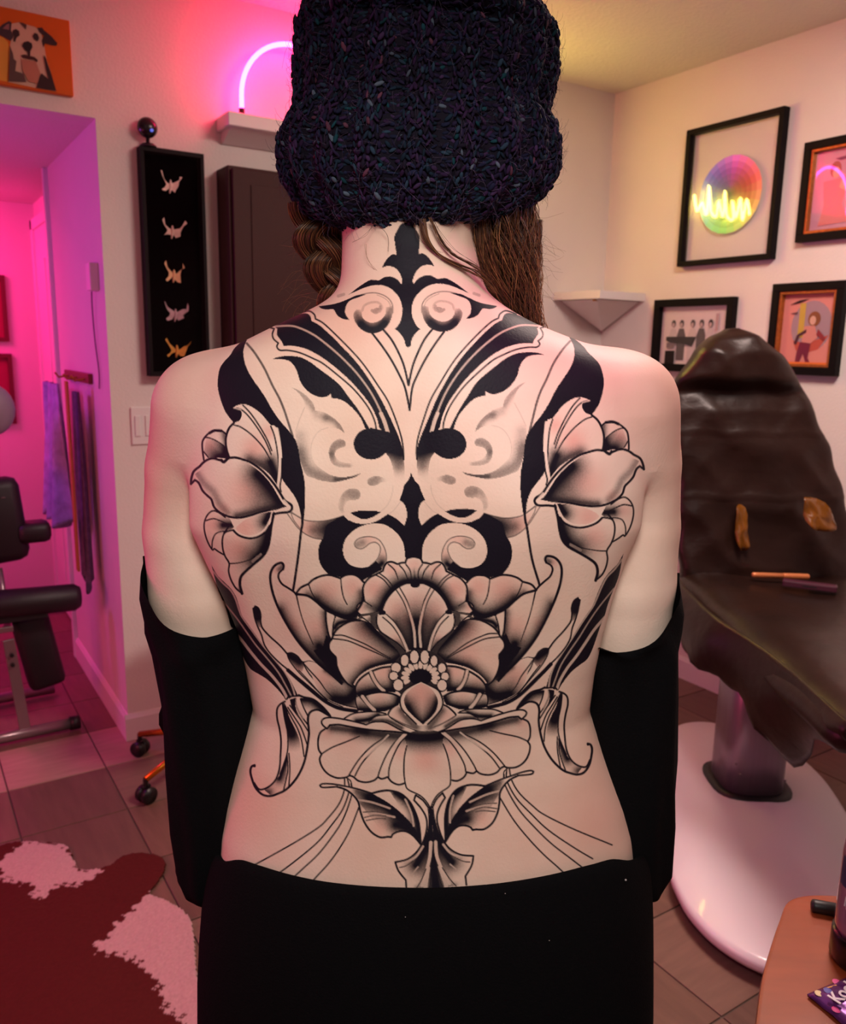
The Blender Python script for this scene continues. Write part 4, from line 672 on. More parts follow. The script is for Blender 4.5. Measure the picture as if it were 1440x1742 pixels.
def tat_lotus():
    # side bud behind the arch
    P = T(t7, "25,480! 70,420 150,380! 200,335 280,300 370,290 475,322! 530,290 610,285 670,315 712,362! 695,440 700,600! 640,745! 520,730 420,690 320,640 230,560 140,500"); skin(P)
    sh(P, T(t7, "230,570 400,680 560,720 690,640"), 34, 1.); sh(P, T(t7, "690,470 690,640"), 14, .8); sh(P, T(t7, "140,490 230,540"), 12, .6); pk(P, (500+350/6, 930+440/6), 30, .75); pk(P, (500+600/6, 930+410/6), 22, .8)
    ln(T(t7, "20,485 70,420 150,380! 200,335 280,300 370,290 475,322! 530,290 610,285 670,315 712,362"), 3); ln(T(t7, "25,485 140,500 230,560 320,640 420,690 520,730 640,745"), 3.6); ln(T(t7, "155,390 180,460 225,540"), 1.8); ln(T(t7, "480,325 490,430 510,520 545,590"), 1.8); ln(T(t7, "25,490 40,560 60,640"), 1.6)
    # arch of bulbs
    A = T(t7, "690,705! 650,665 645,610 680,570 722,555! 712,500 705,440 720,380 770,320 835,285! 912,245! 922,205 950,165 1000,155 1060,178! 1100,165 1140,162! 1160,120 1225,103! 1238,103! 1242,400! 1190,372 1130,378 1040,425 980,485 930,560 900,640! 860,690!"); skin(A)
    sh(A, T(t7, "890,650 930,560 980,480 1040,415 1130,370 1250,355"), 22, 1., p=.8); sh(A, T(t7, "760,600 850,640"), 14, .7); pk(A, (500+830/6, 930+430/6), 24, .9); pk(A, (500+1010/6, 930+240/6), 18, .7); pk(A, (500+1220/6, 930+190/6), 14, .7); pk(A, (500+690/6, 930+620/6), 10, .6)
    for s in ("830,285 910,330 970,400 1000,450", "870,268 950,330 1005,395", "965,178 1030,240 1065,330", "1080,190 1130,250 1165,335", "1145,180 1190,250 1200,345", "722,557 800,610"): ln(T(t7, s), 1.9)
    ln(T(t7, "690,705 650,665 645,610 680,570 722,555! 712,500 705,440 720,380 770,320 835,285! 912,245! 922,205 950,165 1000,155 1060,178! 1100,165 1140,162! 1160,120 1220,103 1240,103"), 2.8); ln(T(t7, "670,705 780,690 870,665"), 4); ln(T(t7, "705,440 700,560 650,650"), 3.5)
    fill(T(t7, "640,745! 700,690! 880,660! 900,640! 850,700 845,780 880,870! 800,800! 760,740! 700,735!"), .92); P = T(t7, "690,715! 780,700! 790,760! 740,765!"); skin(P); sh(P, T(t7, "790,740 760,770"), 10, .8); ln(T(t7, "690,715 740,750 790,790"), 1.8)
    # big left and right petals
    P = T(t7, "680,752! 580,762 480,812 420,872 390,940! 360,990 365,1055 412,1112! 430,1135 440,1220 480,1310 540,1390 600,1432! 650,1340 750,1262 880,1215 1000,1190 1100,1140! 1110,1060 1000,980 880,880 800,800 740,765"); skin(P)
    sh(P, T(t7, "770,780 860,870 980,970 1110,1070 1090,1150"), 38, 1., p=1.1); sh(P, T(t7, "1080,1160 880,1210 750,1260 620,1400"), 26, 1.); pk(P, (500+730/6, 930+860/6), 28, .8); pk(P, (500+750/6, 930+1110/6), 34, .7); pk(P, (500+560/6, 930+1120/6), 30, .35)
    ln(T(t7, "680,752 580,762 480,812 420,872 390,940! 360,990 365,1055 412,1112! 430,1135 440,1220 480,1310 540,1390 600,1432"), 3); ln(T(t7, "410,905 500,905 600,940 740,1000 880,1080 990,1140"), 1.9); ln(T(t7, "405,940 550,960 720,1030 880,1100 980,1147"), 1.9); ln(T(t7, "680,752 740,770 800,800"), 2)
    # upper dome petal
    D2 = both(T(t7, "1242,390! 1190,372 1130,378 1040,425 980,485 930,560 905,640! 950,690 1040,790 1120,930 1170,1060! 1250,1060!")); skin(D2, 'c')
    P = T(t7, "1240,378! 1190,372 1130,378 1040,425 980,485 930,560 905,640! 950,690 1040,790 1120,930 1170,1060! 1245,1060!"); sh(D2, T(t7, "1262,1060 1256,900 1250,780"), 46, 1., 'c', p=.9)
    sh(P, T(t7, "1180,1060 1090,880 1030,790"), 24, .9); pk(D2, (500+1246/6, 930+560/6), 30, .6, 'c'); pk(P, (500+1050/6, 930+640/6), 24, .7); pk(P, (500+1150/6, 930+740/6), 20, .7)
    ln(T(t7, "1040,432 1120,560 1180,720 1220,870 1232,1040"), 1.7); ln(T(t7, "1080,415 1160,560 1202,700 1238,850 1248,1040"), 1.7); lt(T(t7, "1065,430 1140,560 1190,700 1228,850 1240,1020"), 3.2, .85)
    fill(ell(t7, 1240, 390, 48, 30)); fill(ell(t7, 905, 680, 38, 34)); ln(T(t7, "900,640 930,560 980,485 1040,425 1130,375 1190,368 1240,375"), 4)
    P = T(t7, "850,700! 845,775 880,860 960,920 1060,985 1130,1060 1170,1080! 1140,980 1080,870 1000,760 930,695!"); skin(P); sh(P, T(t7, "1060,1000 1160,1070"), 16, .8); pk(P, (500+1040/6, 930+950/6), 14, .5)
    fill(T(t7, "845,770! 880,862 960,922 1060,987 1130,1062 1175,1085! 1100,1140! 1060,1060 960,960 870,880!"), .95); ln(T(t7, "850,700 845,775 880,860 960,920 1060,985 1140,1065"), 2.4); ln(T(t7, "910,720 1000,800 1070,900 1120,1000 1150,1060"), 1.8); ln(T(t7, "945,690 1030,770 1100,880 1150,990 1175,1070"), 1.8); lt(T(t7, "935,705 1015,785 1085,890 1135,995 1162,1060"), 3.4, .85)
    # stamen ring on black
    fill(ell(tB, 1050, 290, 300, 260), .97, 'c')
    P = T(tB, "745,205! 640,220 520,270 430,340 388,420 400,490 480,500! 600,465 720,462 800,470! 790,330!"); skin(P); sh(P, T(tB, "430,485 600,450 780,450"), 27, 1.); sh(P, T(tB, "760,260 770,460"), 12, .9); pk(P, (540+680/6, 1100+260/6), 20, .7); pk(P, (540+480/6, 1100+380/6), 14, .4)
    ln(T(tB, "745,205 640,220 520,270 430,340 388,420 400,490"), 3); ln(T(tB, "528,265 560,340 610,410 660,450"), 2); ln(T(tB, "565,250 600,330 650,400 700,455"), 2); lt(T(tB, "548,262 582,338 632,408 680,450"), 4, .85)
    P = T(tB, "400,510! 395,580 420,650 560,662! 700,660! 830,600! 845,520 760,480 650,465 560,475 480,502"); skin(P); sh(P, T(tB, "840,530 800,610 650,650 440,650"), 26, 1.); sh(P, T(tB, "400,500 500,520"), 7, .5); pk(P, (540+640/6, 1100+520/6), 16, .5)
    ln(T(tB, "480,502 400,510 395,580 420,650"), 2.2); ln(T(tB, "480,502 560,475 650,465 760,480 840,515"), 3); ln(T(tB, "435,512 500,590 560,650"), 2); ln(T(tB, "490,505 540,580 605,645"), 2); lt(T(tB, "462,510 520,585 583,648"), 4.4, .85)
    for i in range(13):
        a = math.radians(160+i*220/12); skin(ell(tB, 1055+158*math.cos(a), 315+128*math.sin(a), 42, 22, 10, a), 'c'); PN = None
    fill(ell(tB, 1055, 315, 112, 84), 1, 'c')
    for x, y, rx, ry in ((893,140,38,56), (992,105,42,64), (1098,105,41,66), (1193,145,33,52), (805,215,46,48), (1273,220,38,48), (780,300,42,40), (1305,305,37,40), (828,392,48,56), (1275,395,46,54)):
        fill(ell(tB, x, y, rx+13, ry+13), 1, 'c'); skin(ell(tB, x, y, rx, ry), 'c')
    # bulb and saucer
    P = T(tB, "820,590! 760,630 725,690 745,725! 850,790 950,840 1060,872 1180,867 1300,805 1400,730 1412,690 1340,620 1290,595! 1200,700! 900,700!"); skin(P, 'c')
    sh(P, T(tB, "860,650 950,770 1010,820"), 14, .8, 'c'); sh(P, T(tB, "1270,650 1200,750 1150,820"), 14, .8, 'c'); pk(P, (540+830/6, 1100+700/6), 16, .5, 'c'); pk(P, (540+1320/6, 1100+700/6), 16, .5, 'c')
    ln(T(tB, "820,590 760,630 725,690 745,725 850,790 950,840 1060,872 1180,867 1300,805 1400,730 1412,690 1340,620 1290,595"), 2.6, 1, 'c'); ln(T(tB, "735,715 850,775 1000,835"), 2, .8, 'c'); ln(T(tB, "1400,715 1280,785 1140,840"), 2, .8, 'c')
    P = T(tB, "1060,352! 960,400 880,460 845,540 860,630 920,700 1010,790 1060,805 1130,792 1210,710 1270,630 1282,550 1240,450 1150,395"); skin(P, 'c')
    Q = T(tB, "1060,370! 960,430 890,520 900,610 960,690 1080,795! 1190,690 1230,600 1220,510 1150,420"); sh(Q, T(tB, "920,620 1000,740 1080,790 1160,720 1230,600"), 30, 1., 'c', p=1.2); sh(Q, T(tB, "900,520 920,640"), 9, .6, 'c'); sh(Q, T(tB, "1220,520 1220,620"), 9, .7, 'c'); pk(Q, (540+1060/6, 1100+480/6), 40, .95, 'c')
    ln(T(tB, "1060,352! 960,400 880,460 845,540 860,630 920,700 1010,790"), 2.4, 1, 'c'); ln(T(tB, "1060,352! 1150,395 1240,450 1282,550 1270,630 1210,710 1130,792"), 2.4, 1, 'c')
    # lower skirt petals
    K = T(tB, "80,840! 30,880 8,960 15,1050 45,1098! 25,1150 50,1230 110,1300 200,1340 290,1335 330,1315! 370,1330 420,1370 500,1385 580,1365 620,1330! 660,1350 720,1330! 760,1380 830,1410 890,1395! 900,1440! 960,1500! 1040,1540! 1000,880! 930,880! 600,855! 330,815! 130,800!"); skin(K)
    sh(K, T(tB, "150,830 330,850 500,870"), 15, .9); sh(K, T(tB, "420,850 620,890 800,910 930,920"), 24, .95);  pk(K, (540+860/6, 1100+1080/6), 18, .6); pk(K, (540+300/6, 1100+1000/6), 30, .3); pk(K, (540+100/6, 1100+880/6), 14, .5)
    ln(T(tB, "80,840 30,880 8,960 15,1050 45,1098! 25,1150 50,1230 110,1300 200,1340 290,1335 330,1315! 370,1330 420,1370 500,1385 580,1365 620,1330! 660,1350 720,1330! 760,1380 830,1410 890,1395"), 2.6)
    CP = T(tB, "860,870! 915,1010 890,1130 885,1280 900,1400 930,1460 1050,1520 1120,1590 1162,1660! 1190,1620 1290,1510 1365,1440 1370,1390 1365,1230 1330,1080 1280,980 1320,860! 1080,860!"); skin(CP, 'c'); sh(CP, T(tB, "780,880 960,920 1080,930 1240,915 1400,870"), 30, 1., 'c', p=.9); pk(CP, (540+1100/6, 1100+1150/6), 30, .9, 'c')
    for s in ("45,1095 150,1030 300,970 430,915", "325,1310 420,1160 540,1030 680,930", "385,1320 450,1200 560,1070 740,905", "620,1330 640,1260 700,1120 780,990 880,890", "730,1330 735,1240 780,1110 850,980 930,900", "915,1010 890,1130 885,1280 900,1400 930,1460 1050,1520 1120,1590 1160,1660"): ln(T(tB, s), 2)
    lt(T(tB, "900,890 810,990 735,1120 685,1260"), 4.5, .9); lt(T(tB, "725,905 600,1030 440,1170"), 2.2, .8)
    # rolled rim
    P = T(tB, "280,732! 350,690 450,670 600,664 720,690! 740,780! 500,800!"); skin(P); sh(P, T(tB, "400,760 520,745 620,700"), 12, 1.); ln(T(tB, "275,735 350,690 450,670 600,664 700,685"), 2.2)
    P = T(tB, "530,768! 600,712 720,695! 745,730 850,795 1000,860! 930,880! 720,800!"); skin(P); ln(T(tB, "525,770 600,712 715,695"), 1.8); sh(P, T(tB, "560,760 720,760 860,830"), 8, .9)
    P = T(tB, "100,838! 55,800 45,760 80,730 150,725 260,740 400,770 500,797! 560,772 640,765 720,780 850,850 940,882! 760,867 620,857 480,842 330,817 220,797 130,802!"); skin(P); pk(P, (540+750/6, 1100+830/6), 16, .4)
    ln(T(tB, "100,838! 55,800 45,760 80,730 150,725 260,740 400,770 500,797! 560,772 640,765 720,780 850,850 940,882"), 2.4); ln(T(tB, "100,838! 130,802! 220,797 330,817 480,842 620,857 760,867 940,885"), 2.8)
    # cords on the hips
    for s in ("280,210 275,330 220,470 110,610 0,715 -300,900 -700,1120", "310,215 325,330 260,520 140,690 0,860 -240,1060 -430,1200", "345,260 350,380 260,630 130,830 0,990 -150,1130 -280,1250", "425,500 330,740 220,930 110,1080 0,1200 -80,1290"): ln(T(tC, s), 2)
    ln(T(tC, "300,200 340,230 355,290"), 1.6)
    # lower leaves
    P = T(tC, "28,275! 60,260 150,262 260,280 400,310 560,358! 650,335 740,330 850,360 940,440 1000,550 1040,680 1058,870! 980,790 900,745 820,750 755,800! 720,802 640,806 550,750 480,650 440,540 420,450 370,380 290,320 200,290 100,295"); skin(P)
    sh(T(tC, "400,310! 560,358! 720,450 870,570 1000,720 1055,870! 980,790 900,745 760,780! 700,800! 420,440! 380,360!"), T(tC, "540,400 700,480 850,600 980,730 1050,860"), 34, 1., p=.9); sh(P, T(tC, "800,680 900,700 1000,780"), 22, 1.); sh(P, T(tC, "400,330 520,390"), 12, .7); sh(P, T(tC, "460,470 600,500"), 10, .4)
    sh(T(tC, "740,335! 850,360 940,440 1000,550 1040,680 1058,870! 960,680 880,560 800,430!"), T(tC, "800,350 930,450 1010,600 1050,800"), 14, 1., p=.8); pk(P, (540+640/6, 1290+700/6), 16, .5)
    for s in ("420,425 560,450 740,510", "475,570 600,562 790,600", "700,350 820,455 900,590", "900,420 960,560 985,690"): lt(T(tC, s), 2.6, .7)
    for s in ("470,550 600,545 720,570", "480,605 600,580 700,590", "500,635 620,615 700,620"): ln(T(tC, s), 1.5, .9)
    lt(T(tC, "770,780 830,758 900,755 960,790 1000,830"), 3, .7)
    ln(T(tC, "200,290 100,297 45,295 28,275! 60,260 150,262 260,280 400,310 560,358"), 2.4); ln(T(tC, "560,358! 650,335 740,330 850,360 940,440 1000,550 1040,680 1058,880"), 3); ln(T(tC, "200,290 290,320 370,380 420,450 440,540 480,650 550,750 640,806 720,802 755,805! 770,775! 820,750 900,745 980,790 1058,880"), 2.8)
    # bottom bell
    P = T(tC, "1200,500! 1160,515! 1130,500! 1080,430! 1005,375! 988,428! 1060,510 1110,600 1120,700 1090,830 1020,950 920,1030 797,1060! 830,1150 905,1245! 915,1330! 1212,1330!"); skin(P)
    sh(T(tC, "1135,520! 1145,620 1130,740 1090,860 1000,1000 880,1090! 840,1170! 930,1250! 1000,1330! 1212,1330! 1190,900! 1165,520!"), T(tC, "1175,520 1180,800 1195,1000 1210,1330"), 28, 1., p=.8); sh(P, T(tC, "1140,800 1080,960 1010,1090"), 30, 1.); sh(P, T(tC, "1020,1320 1140,1320"), 9, .5)
    lt(T(tC, "1160,860 1150,1000 1120,1130 1070,1300"), 4.4, .85); lt(T(tC, "1130,1120 1110,1260 1105,1320"), 6, .8); lt(T(tC, "1080,900 1000,1010 870,1075"), 3, .7); lt(T(tC, "1030,1110 960,1190 910,1230"), 2, .6)
    ln(T(tC, "1170,1080 1160,1200 1145,1330"), 1.6); ln(T(tC, "1110,1130 1060,1250 1010,1330"), 1.6); ln(T(tC, "840,1115 900,1100 980,1050"), 1.4)
    ln(T(tC, "1160,520 1130,495 1080,430 1005,375! 988,428! 1060,510 1110,600 1120,700 1090,830 1020,950 920,1030 797,1060! 830,1150 905,1245! 910,1330"), 2.6); ln(T(tC, "1130,500 1140,620 1130,740 1085,870"), 1.5)
tat_upper(); tat_side(); tat_flower(); tat_lotus()
# fresh-tattoo flush near neck and shoulders; lower-back blobs paint in pinkish light
ALL = [(TX0, TY0, True), (TX1, TY0, True), (TX1, TY1, True), (TX0, TY1, True)]
for x, y, r_, k in ((600, 548, 75, .5), (520, 545, 55, .4), (640, 525, 40, .45), (750, 525, 40, .45), (830, 540, 60, .45), (935, 590, 70, .4), (1030, 640, 45, .35), (385, 650, 40, .3), (560, 1430, 130, .28), (900, 1440, 120, .28), (1010, 1400, 55, .3), (440, 1380, 60, .25)):
    X = (np.arange(TW)+.5)/TS+TX0; Y = (np.arange(TH)+.5)/TS+TY0; PNK += (k*np.exp(-((X[None]-x)**2+(Y[:, None]-y)**2)/r_**2)*np.clip(1-PNK, 0, 1)).astype(np.float32)
# ---------------------------------------------------------------- person (built in the yaw frame: x to the side, y ahead of the lens, z up)
CR0 = cam_rows(0.)
def pl(px, py, dep):
    """where a chart pixel lies on the plane dep metres ahead"""
    d = CR0.T@np.array([(px-720)/FPX, (py-871)/FPX, 1.]); return np.array([0, 0, EYE])+d*(dep/d[1])
def chart(P):
    c = (P-np.array([0, 0, EYE]))@CR0.T; return 720+FPX*c[:, 0]/c[:, 2], 871+FPX*c[:, 1]/c[:, 2]
BX, BY = 0.0, .78
PW = empty('person', W(BX, BY), -YAW); tag(PW, 'person seen from behind, tattooed bare back, dark knit beanie, black clothes', 'person')
SIL = """380 597 800 .745 .712 .82
430 597 808 .745 .708 .82
470 594 815 .745 .70 .825
490 580 824 .745 .695 .83
505 565 837 .745 .69 .835
520 545 856 .745 .685 .84
535 512 880 .745 .681 .845
550 478 908 .745 .678 .85
565 448 944 .745 .675 .855
580 418 984 .745 .672 .86
595 386 1024 .745 .669 .865
612 352 1060 .745 .667 .87
635 335 1085 .745 .664 .872
660 326 1095 .745 .661 .875
700 322 1098 .745 .658 .88
760 322 1100 .745 .656 .885
820 320 1100 .745 .657 .89
880 320 1096 .745 .661 .893
940 350 1067 .745 .667 .893
1000 380 1048 .745 .675 .89
1060 406 1030 .745 .684 .885
1130 421 1013 .745 .693 .88
1200 433 1002 .745 .70 .876
1250 416 1022 .745 .70 .88
1300 400 1043 .745 .697 .885
1350 386 1062 .745 .691 .888
1400 378 1074 .745 .684 .89
1440 378 1076 .745 .678 .89
1480 384 1072 .745 .674 .89
1560 380 1080 .745 .664 .89
1640 380 1080 .745 .655 .885"""
RG = []
for l_ in SIL.split('\n'):
    y_, L_, R_, d_, yb, yf = map(float, l_.split()); d_ = (yb+yf)/2-.004; a, b = pl(L_, y_, d_), pl(R_, y_, d_); RG.append(((a[2]+b[2])/2, (a[0]+b[0])/2, (b[0]-a[0])/2, yb, yf, (b[2]-a[2])/(b[0]-a[0])))
RG = np.array(sorted(RG))
def smooth_interp(z, zs, vs_):
    return np.interp(z, zs, vs_)
zf = np.linspace(RG[0, 0], RG[-1, 0], 400); KER = np.exp(-np.linspace(-2, 2, 13)**2); KER /= KER.sum()
RF = [zf]+[np.convolve(np.pad(np.interp(zf, RG[:, 0], RG[:, k]), 6, mode='edge'), KER, 'valid') for k in (1, 2, 3, 4)]
TILT = float(np.mean(RG[:, 5]))
def smin(a, b, k):
    h = np.clip(.5+.5*(b-a)/k, 0, 1); return b*(1-h)+a*h-k*h*(1-h)
def cap(P, a, b, ra, rb):
    a, b = np.asarray(a, float), np.asarray(b, float); v = b-a; t = np.clip(((P-a)@v)/(v@v), 0, 1); return np.linalg.norm(P-a-t[:, None]*v, axis=1)-(ra+(rb-ra)*t)
def elp(P, c, r):
    q = (P-np.asarray(c))/np.asarray(r); n = np.linalg.norm(q, axis=1); return (n-1)*min(r)*np.clip(n, .3, 1)**0
ARM_D = .80
def arm_pts(side):
    A = [pl(*p, d) for p, d in (((360, 702), .775), ((349, 800), .79), ((345, 905), .80), ((348, 1005), .80), ((352, 1225), .80))] if side < 0 else [pl(*p, d) for p, d in (((1053, 696), .775), ((1058, 790), .79), ((1056, 895), .80), ((1056, 990), .80), ((1062, 1225), .80))]
    return A, [.052, .0548, .0565, .0535, .034]
def hand_caps(side):
    s = side; H = []
    w = np.array([s*.125, 1.00, 1.0]); p = np.array([s*.075, 1.045, .985])
    H.append((w, p, .026, .030)); H.append((w+[0, .012, -.012], p+[0, .010, -.02], .020, .024))
    for k in range(4):
        b = p+np.array([-s*.014, .006*(1.5-k), .024-.017*k]); m = b+np.array([-s*.026, .016, -.004]); e = m+np.array([-s*.004, -.024, -.006]); f = e+np.array([s*.016, -.010, -.002]); r = .0085-.0006*k
        H += [(b, m, r+.0005, r), (m, e, r, r-.0005), (e, f, r-.0005, r-.0015)]
    t0 = p+np.array([s*.012, -.004, .028]); t1_ = t0+np.array([-s*.022, -.012, .016]); t2_ = t1_+np.array([-s*.024, -.006, .002]); H += [(t0, t1_, .0105, .0095), (t1_, t2_, .0095, .0075)]
    return H
def sdf(P):
    z = P[:, 2]-TILT*P[:, 0]; cx = np.interp(z, zf, RF[1]); w_ = np.interp(z, zf, RF[2]); yb = np.interp(z, zf, RF[3]); yf = np.interp(z, zf, RF[4])
    x = (P[:, 0]-cx)/w_; d = (yf-yb)/2; cy = (yf+yb)/2
    # spine furrow, shoulder blades, lumbar pads
    ax = P[:, 0]-cx; h = np.clip((z-.93)/.10, 0, 1)*np.clip((1.40-z)/.08, 0, 1)
    back = np.clip((cy-P[:, 1])/.05, 0, 1)
    bump = -.0055*np.exp(-(ax/.017)**2)*h+.005*np.exp(-((np.abs(ax)-.095)/.045)**2-((z-1.25)/.065)**2)+.003*np.exp(-((np.abs(ax)-.04)/.022)**2)*np.clip((1.12-z)/.05, 0, 1)*np.clip((z-.95)/.05, 0, 1)
    bump += -.004*np.exp(-((np.abs(ax)-.125)/.02)**2-((z-1.17)/.07)**2)
    y = (P[:, 1]-cy+bump*back)/d; n = 2.35
    q = (np.abs(x)**n+np.abs(y)**n)**(1/n)
    f = (q-1)*np.minimum(w_, d)*.9
    f = np.maximum(f, RG[0, 0]-P[:, 2])
    k = .005+.026*np.clip((P[:, 2]-1.225)/.10, 0, 1)
    for s in (-1, 1):
        A, r = arm_pts(s); g = np.full(len(P), 1e3); m = (P[:, 0]*s > .07) | ((P[:, 1] > .92) & (P[:, 0]*s > 0))
        if m.any():
            Q = P[m]; gg = None
            for i in range(4):
                c = cap(Q, A[i], A[i+1], r[i], r[i+1]); gg = c if gg is None else smin(gg, c, .003)
            gg = smin(gg, cap(Q, A[4], (s*.125, 1.00, 1.0), .033, .026), .02)
            fm_ = Q[:, 1] > .94
            if fm_.any():
                g2 = None; Q2 = Q[fm_]
                for a, b, ra, rb in hand_caps(s):
                    c = cap(Q2, a, b, ra, rb); g2 = c if g2 is None else smin(g2, c, .004)
                gg[fm_] = smin(gg[fm_], g2, .012)
            g[m] = gg
        vly = .008*np.exp(-((f-g)/.008)**2)*np.clip((1.275-P[:, 2])/.05, 0, 1)*np.clip((P[:, 2]-1.02)/.04, 0, 1)
        f = smin(f, g, k)+vly
    # head
    hc_ = pl(700, 240, .80); hm = P[:, 2] > 1.38
    if hm.any():
        Q = P[hm]; c = hc_
        hd = elp(Q, c+[0, 0, .015], (.074, .094, .098)); hd = smin(hd, elp(Q, c+[0, .03, -.055], (.054, .062, .062)), .03)
        hd = smin(hd, cap(Q, c+[0, .095, .0], c+[0, .113, -.03], .008, .012), .012); hd = smin(hd, cap(Q, c+[-.03, .086, .018], c+[.03, .086, .018], .010, .010), .02)
        for s in (-1, 1):
            hd = np.maximum(hd, -(np.linalg.norm((Q-(c+[s*.031, .102, .002]))/[1.3, 1, .8], axis=1)-.012)); hd = smin(hd, np.linalg.norm(Q-(c+[s*.031, .082, .0]), axis=1)-.0125, .003)
            hd = smin(hd, elp(Q, c+[s*.076, .0, -.008], (.008, .018, .030)), .006)
        hd = smin(hd, cap(Q, c+[-.018, .090, -.056], c+[.018, .090, -.056], .006, .006), .008); hd = smin(hd, cap(Q, c+[-.014, .090, -.068], c+[.014, .090, -.068], .0065, .0065), .006)
        hd = smin(hd, cap(Q, c+[0, -.012, -.03], np.array([pl(695, 470, .765)[0], .768, pl(695, 470, .765)[2]]), .056, .056), .03)
        f[hm] = smin(f[hm], hd, .02)
    return f
def surface_nets(lo, hi, h):
    ax = [np.arange(lo[i], hi[i]+h, h) for i in range(3)]; n = [len(a) for a in ax]; F = np.empty(n, np.float32)
    yy, zz = np.meshgrid(ax[1], ax[2], indexing='ij'); B = 8
    for i in range(0, n[0], B):
        xs = ax[0][i:i+B]; P = np.stack([np.repeat(xs, yy.size), np.tile(yy.ravel(), len(xs)), np.tile(zz.ravel(), len(xs))], 1); F[i:i+B] = sdf(P).reshape(len(xs), n[1], n[2])
    S = F < 0; C = sum(S[a:n[0]-1+a, b:n[1]-1+b, c:n[2]-1+c].astype(np.int8) for a in (0, 1) for b in (0, 1) for c in (0, 1)); act = (C > 0) & (C < 8)
    I, J, K = np.nonzero(act); vid = -np.ones(act.shape, int); vid[I, J, K] = np.arange(len(I)); acc = np.zeros((len(I), 3)); cnt = np.zeros(len(I))
    cr = [(a, b, c) for a in (0, 1) for b in (0, 1) for c in (0, 1)]
    for p in cr:
        for k in range(3):
            if p[k]: continue
            q = list(p); q[k] = 1; fa, fb = F[I+p[0], J+p[1], K+p[2]], F[I+q[0], J+q[1], K+q[2]]; m = (fa < 0) != (fb < 0); t = np.where(m, fa/np.where(m, fa-fb, 1), 0)
            for d in range(3): acc[:, d] += np.where(m, p[d]+(t if d == k else 0), 0)
            cnt += m
    V = np.array(lo)+h*(np.stack([I, J, K], 1)+acc/cnt[:, None]); Q = []
    for k in range(3):
        sl0 = [slice(1, -1)]*3; sl1 = [slice(1, -1)]*3; sl0[k] = slice(0, -1); sl1[k] = slice(1, None)
        a, b = S[tuple(sl0)], S[tuple(sl1)]; ch_ = a != b; X = np.stack(np.nonzero(ch_), 1); fl_ = a[ch_]
        off = [1, 1, 1]; off[k] = 0; X = X+off; u, v = [(1, 2), (2, 0), (0, 1)][k]; e = np.eye(3, dtype=int)
        c4 = [vid[tuple((X-du*e[u]-dv*e[v]).T)] for du, dv in ((1, 1), (0, 1), (0, 0), (1, 0))]; q = np.stack(c4, 1); q[~fl_] = q[~fl_][:, ::-1]; Q.append(q)
    Q = np.vstack(Q); return V, Q[(Q >= 0).all(1)]
def grad(P, f, e=.0008):
    return np.stack([(sdf(P+d)-f)/e for d in np.eye(3)*e], 1)
def project(P, it=2):
    for _ in range(it):
        f = sdf(P); g = grad(P, f); P = P-np.clip(f/np.maximum((g**2).sum(1), .05), -.004, .004)[:, None]*g
    return P
V, Q = surface_nets((-.36, .60, RG[0, 0]-.01), (.36, 1.14, 1.70), .005); V = project(V, 2)
# refine the skin of the back so the ink is sharp
cv = V[Q].mean(1); nn = np.cross(V[Q[:, 2]]-V[Q[:, 0]], V[Q[:, 3]]-V[Q[:, 1]]); nn /= np.linalg.norm(nn, axis=1)[:, None]+1e-12
u_, v_ = chart(cv); fine = (nn[:, 1] < -.02) & (u_ > TX0) & (u_ < TX1) & (v_ > TY0+5) & (v_ < TY1-12) & (cv[:, 1] < .83)
N = 7; co, fi = Q[~fine], Q[fine]; s_ = np.linspace(0, 1, N+1); a, b = np.meshgrid(s_, s_, indexing='ij'); a, b = a.ravel(), b.ravel()
wts = np.stack([(1-a)*(1-b), a*(1-b), a*b, (1-a)*b], 1)
PV = np.einsum('kc,fcd->fkd', wts, V[fi]).reshape(-1, 3)
key = np.round(PV*1e5).astype(np.int64); key = (key[:, 0]*4000037+key[:, 1])*4000037+key[:, 2]; uq, first, inv = np.unique(key, return_index=True, return_inverse=True); UV_ = PV[first]
ed = np.sort(np.stack([Q, np.roll(Q, -1, 1)], -1).reshape(-1, 2), 1); _, cn = None, None
onb = np.zeros(len(V), bool); onb[np.unique(co)] = True
kb = np.zeros(len(UV_), bool); fb = onb[fi]; border_pt = np.zeros((len(fi), len(a)), bool)
for e0, e1, sel in ((0, 1, b == 0), (1, 2, a == 1), (2, 3, b == 1), (3, 0, a == 0)): border_pt |= (fb[:, e0] & fb[:, e1])[:, None] & sel[None]
kb[inv[border_pt.ravel()]] = True
mv = ~kb; UV_[mv] = project(UV_[mv], 1)
gi = (np.arange((N+1)**2).reshape(N+1, N+1)); qd = np.stack([gi[:-1, :-1], gi[1:, :-1], gi[1:, 1:], gi[:-1, 1:]], -1).reshape(-1, 4)
FQ = inv.reshape(len(fi), -1)[:, qd].reshape(-1, 4)
cu, ci = np.unique(co, return_inverse=True); keyc = np.round(V[cu]*1e5).astype(np.int64); keyc = (keyc[:, 0]*4000037+keyc[:, 1])*4000037+keyc[:, 2]
pos = np.searchsorted(uq, keyc); pos = np.minimum(pos, len(uq)-1); hit = uq[pos] == keyc; newid = np.where(hit, pos, len(UV_)+np.cumsum(~hit)-1)
AV = np.vstack([UV_, V[cu][~hit]]); AF = np.vstack([FQ, newid[ci.reshape(co.shape)]])
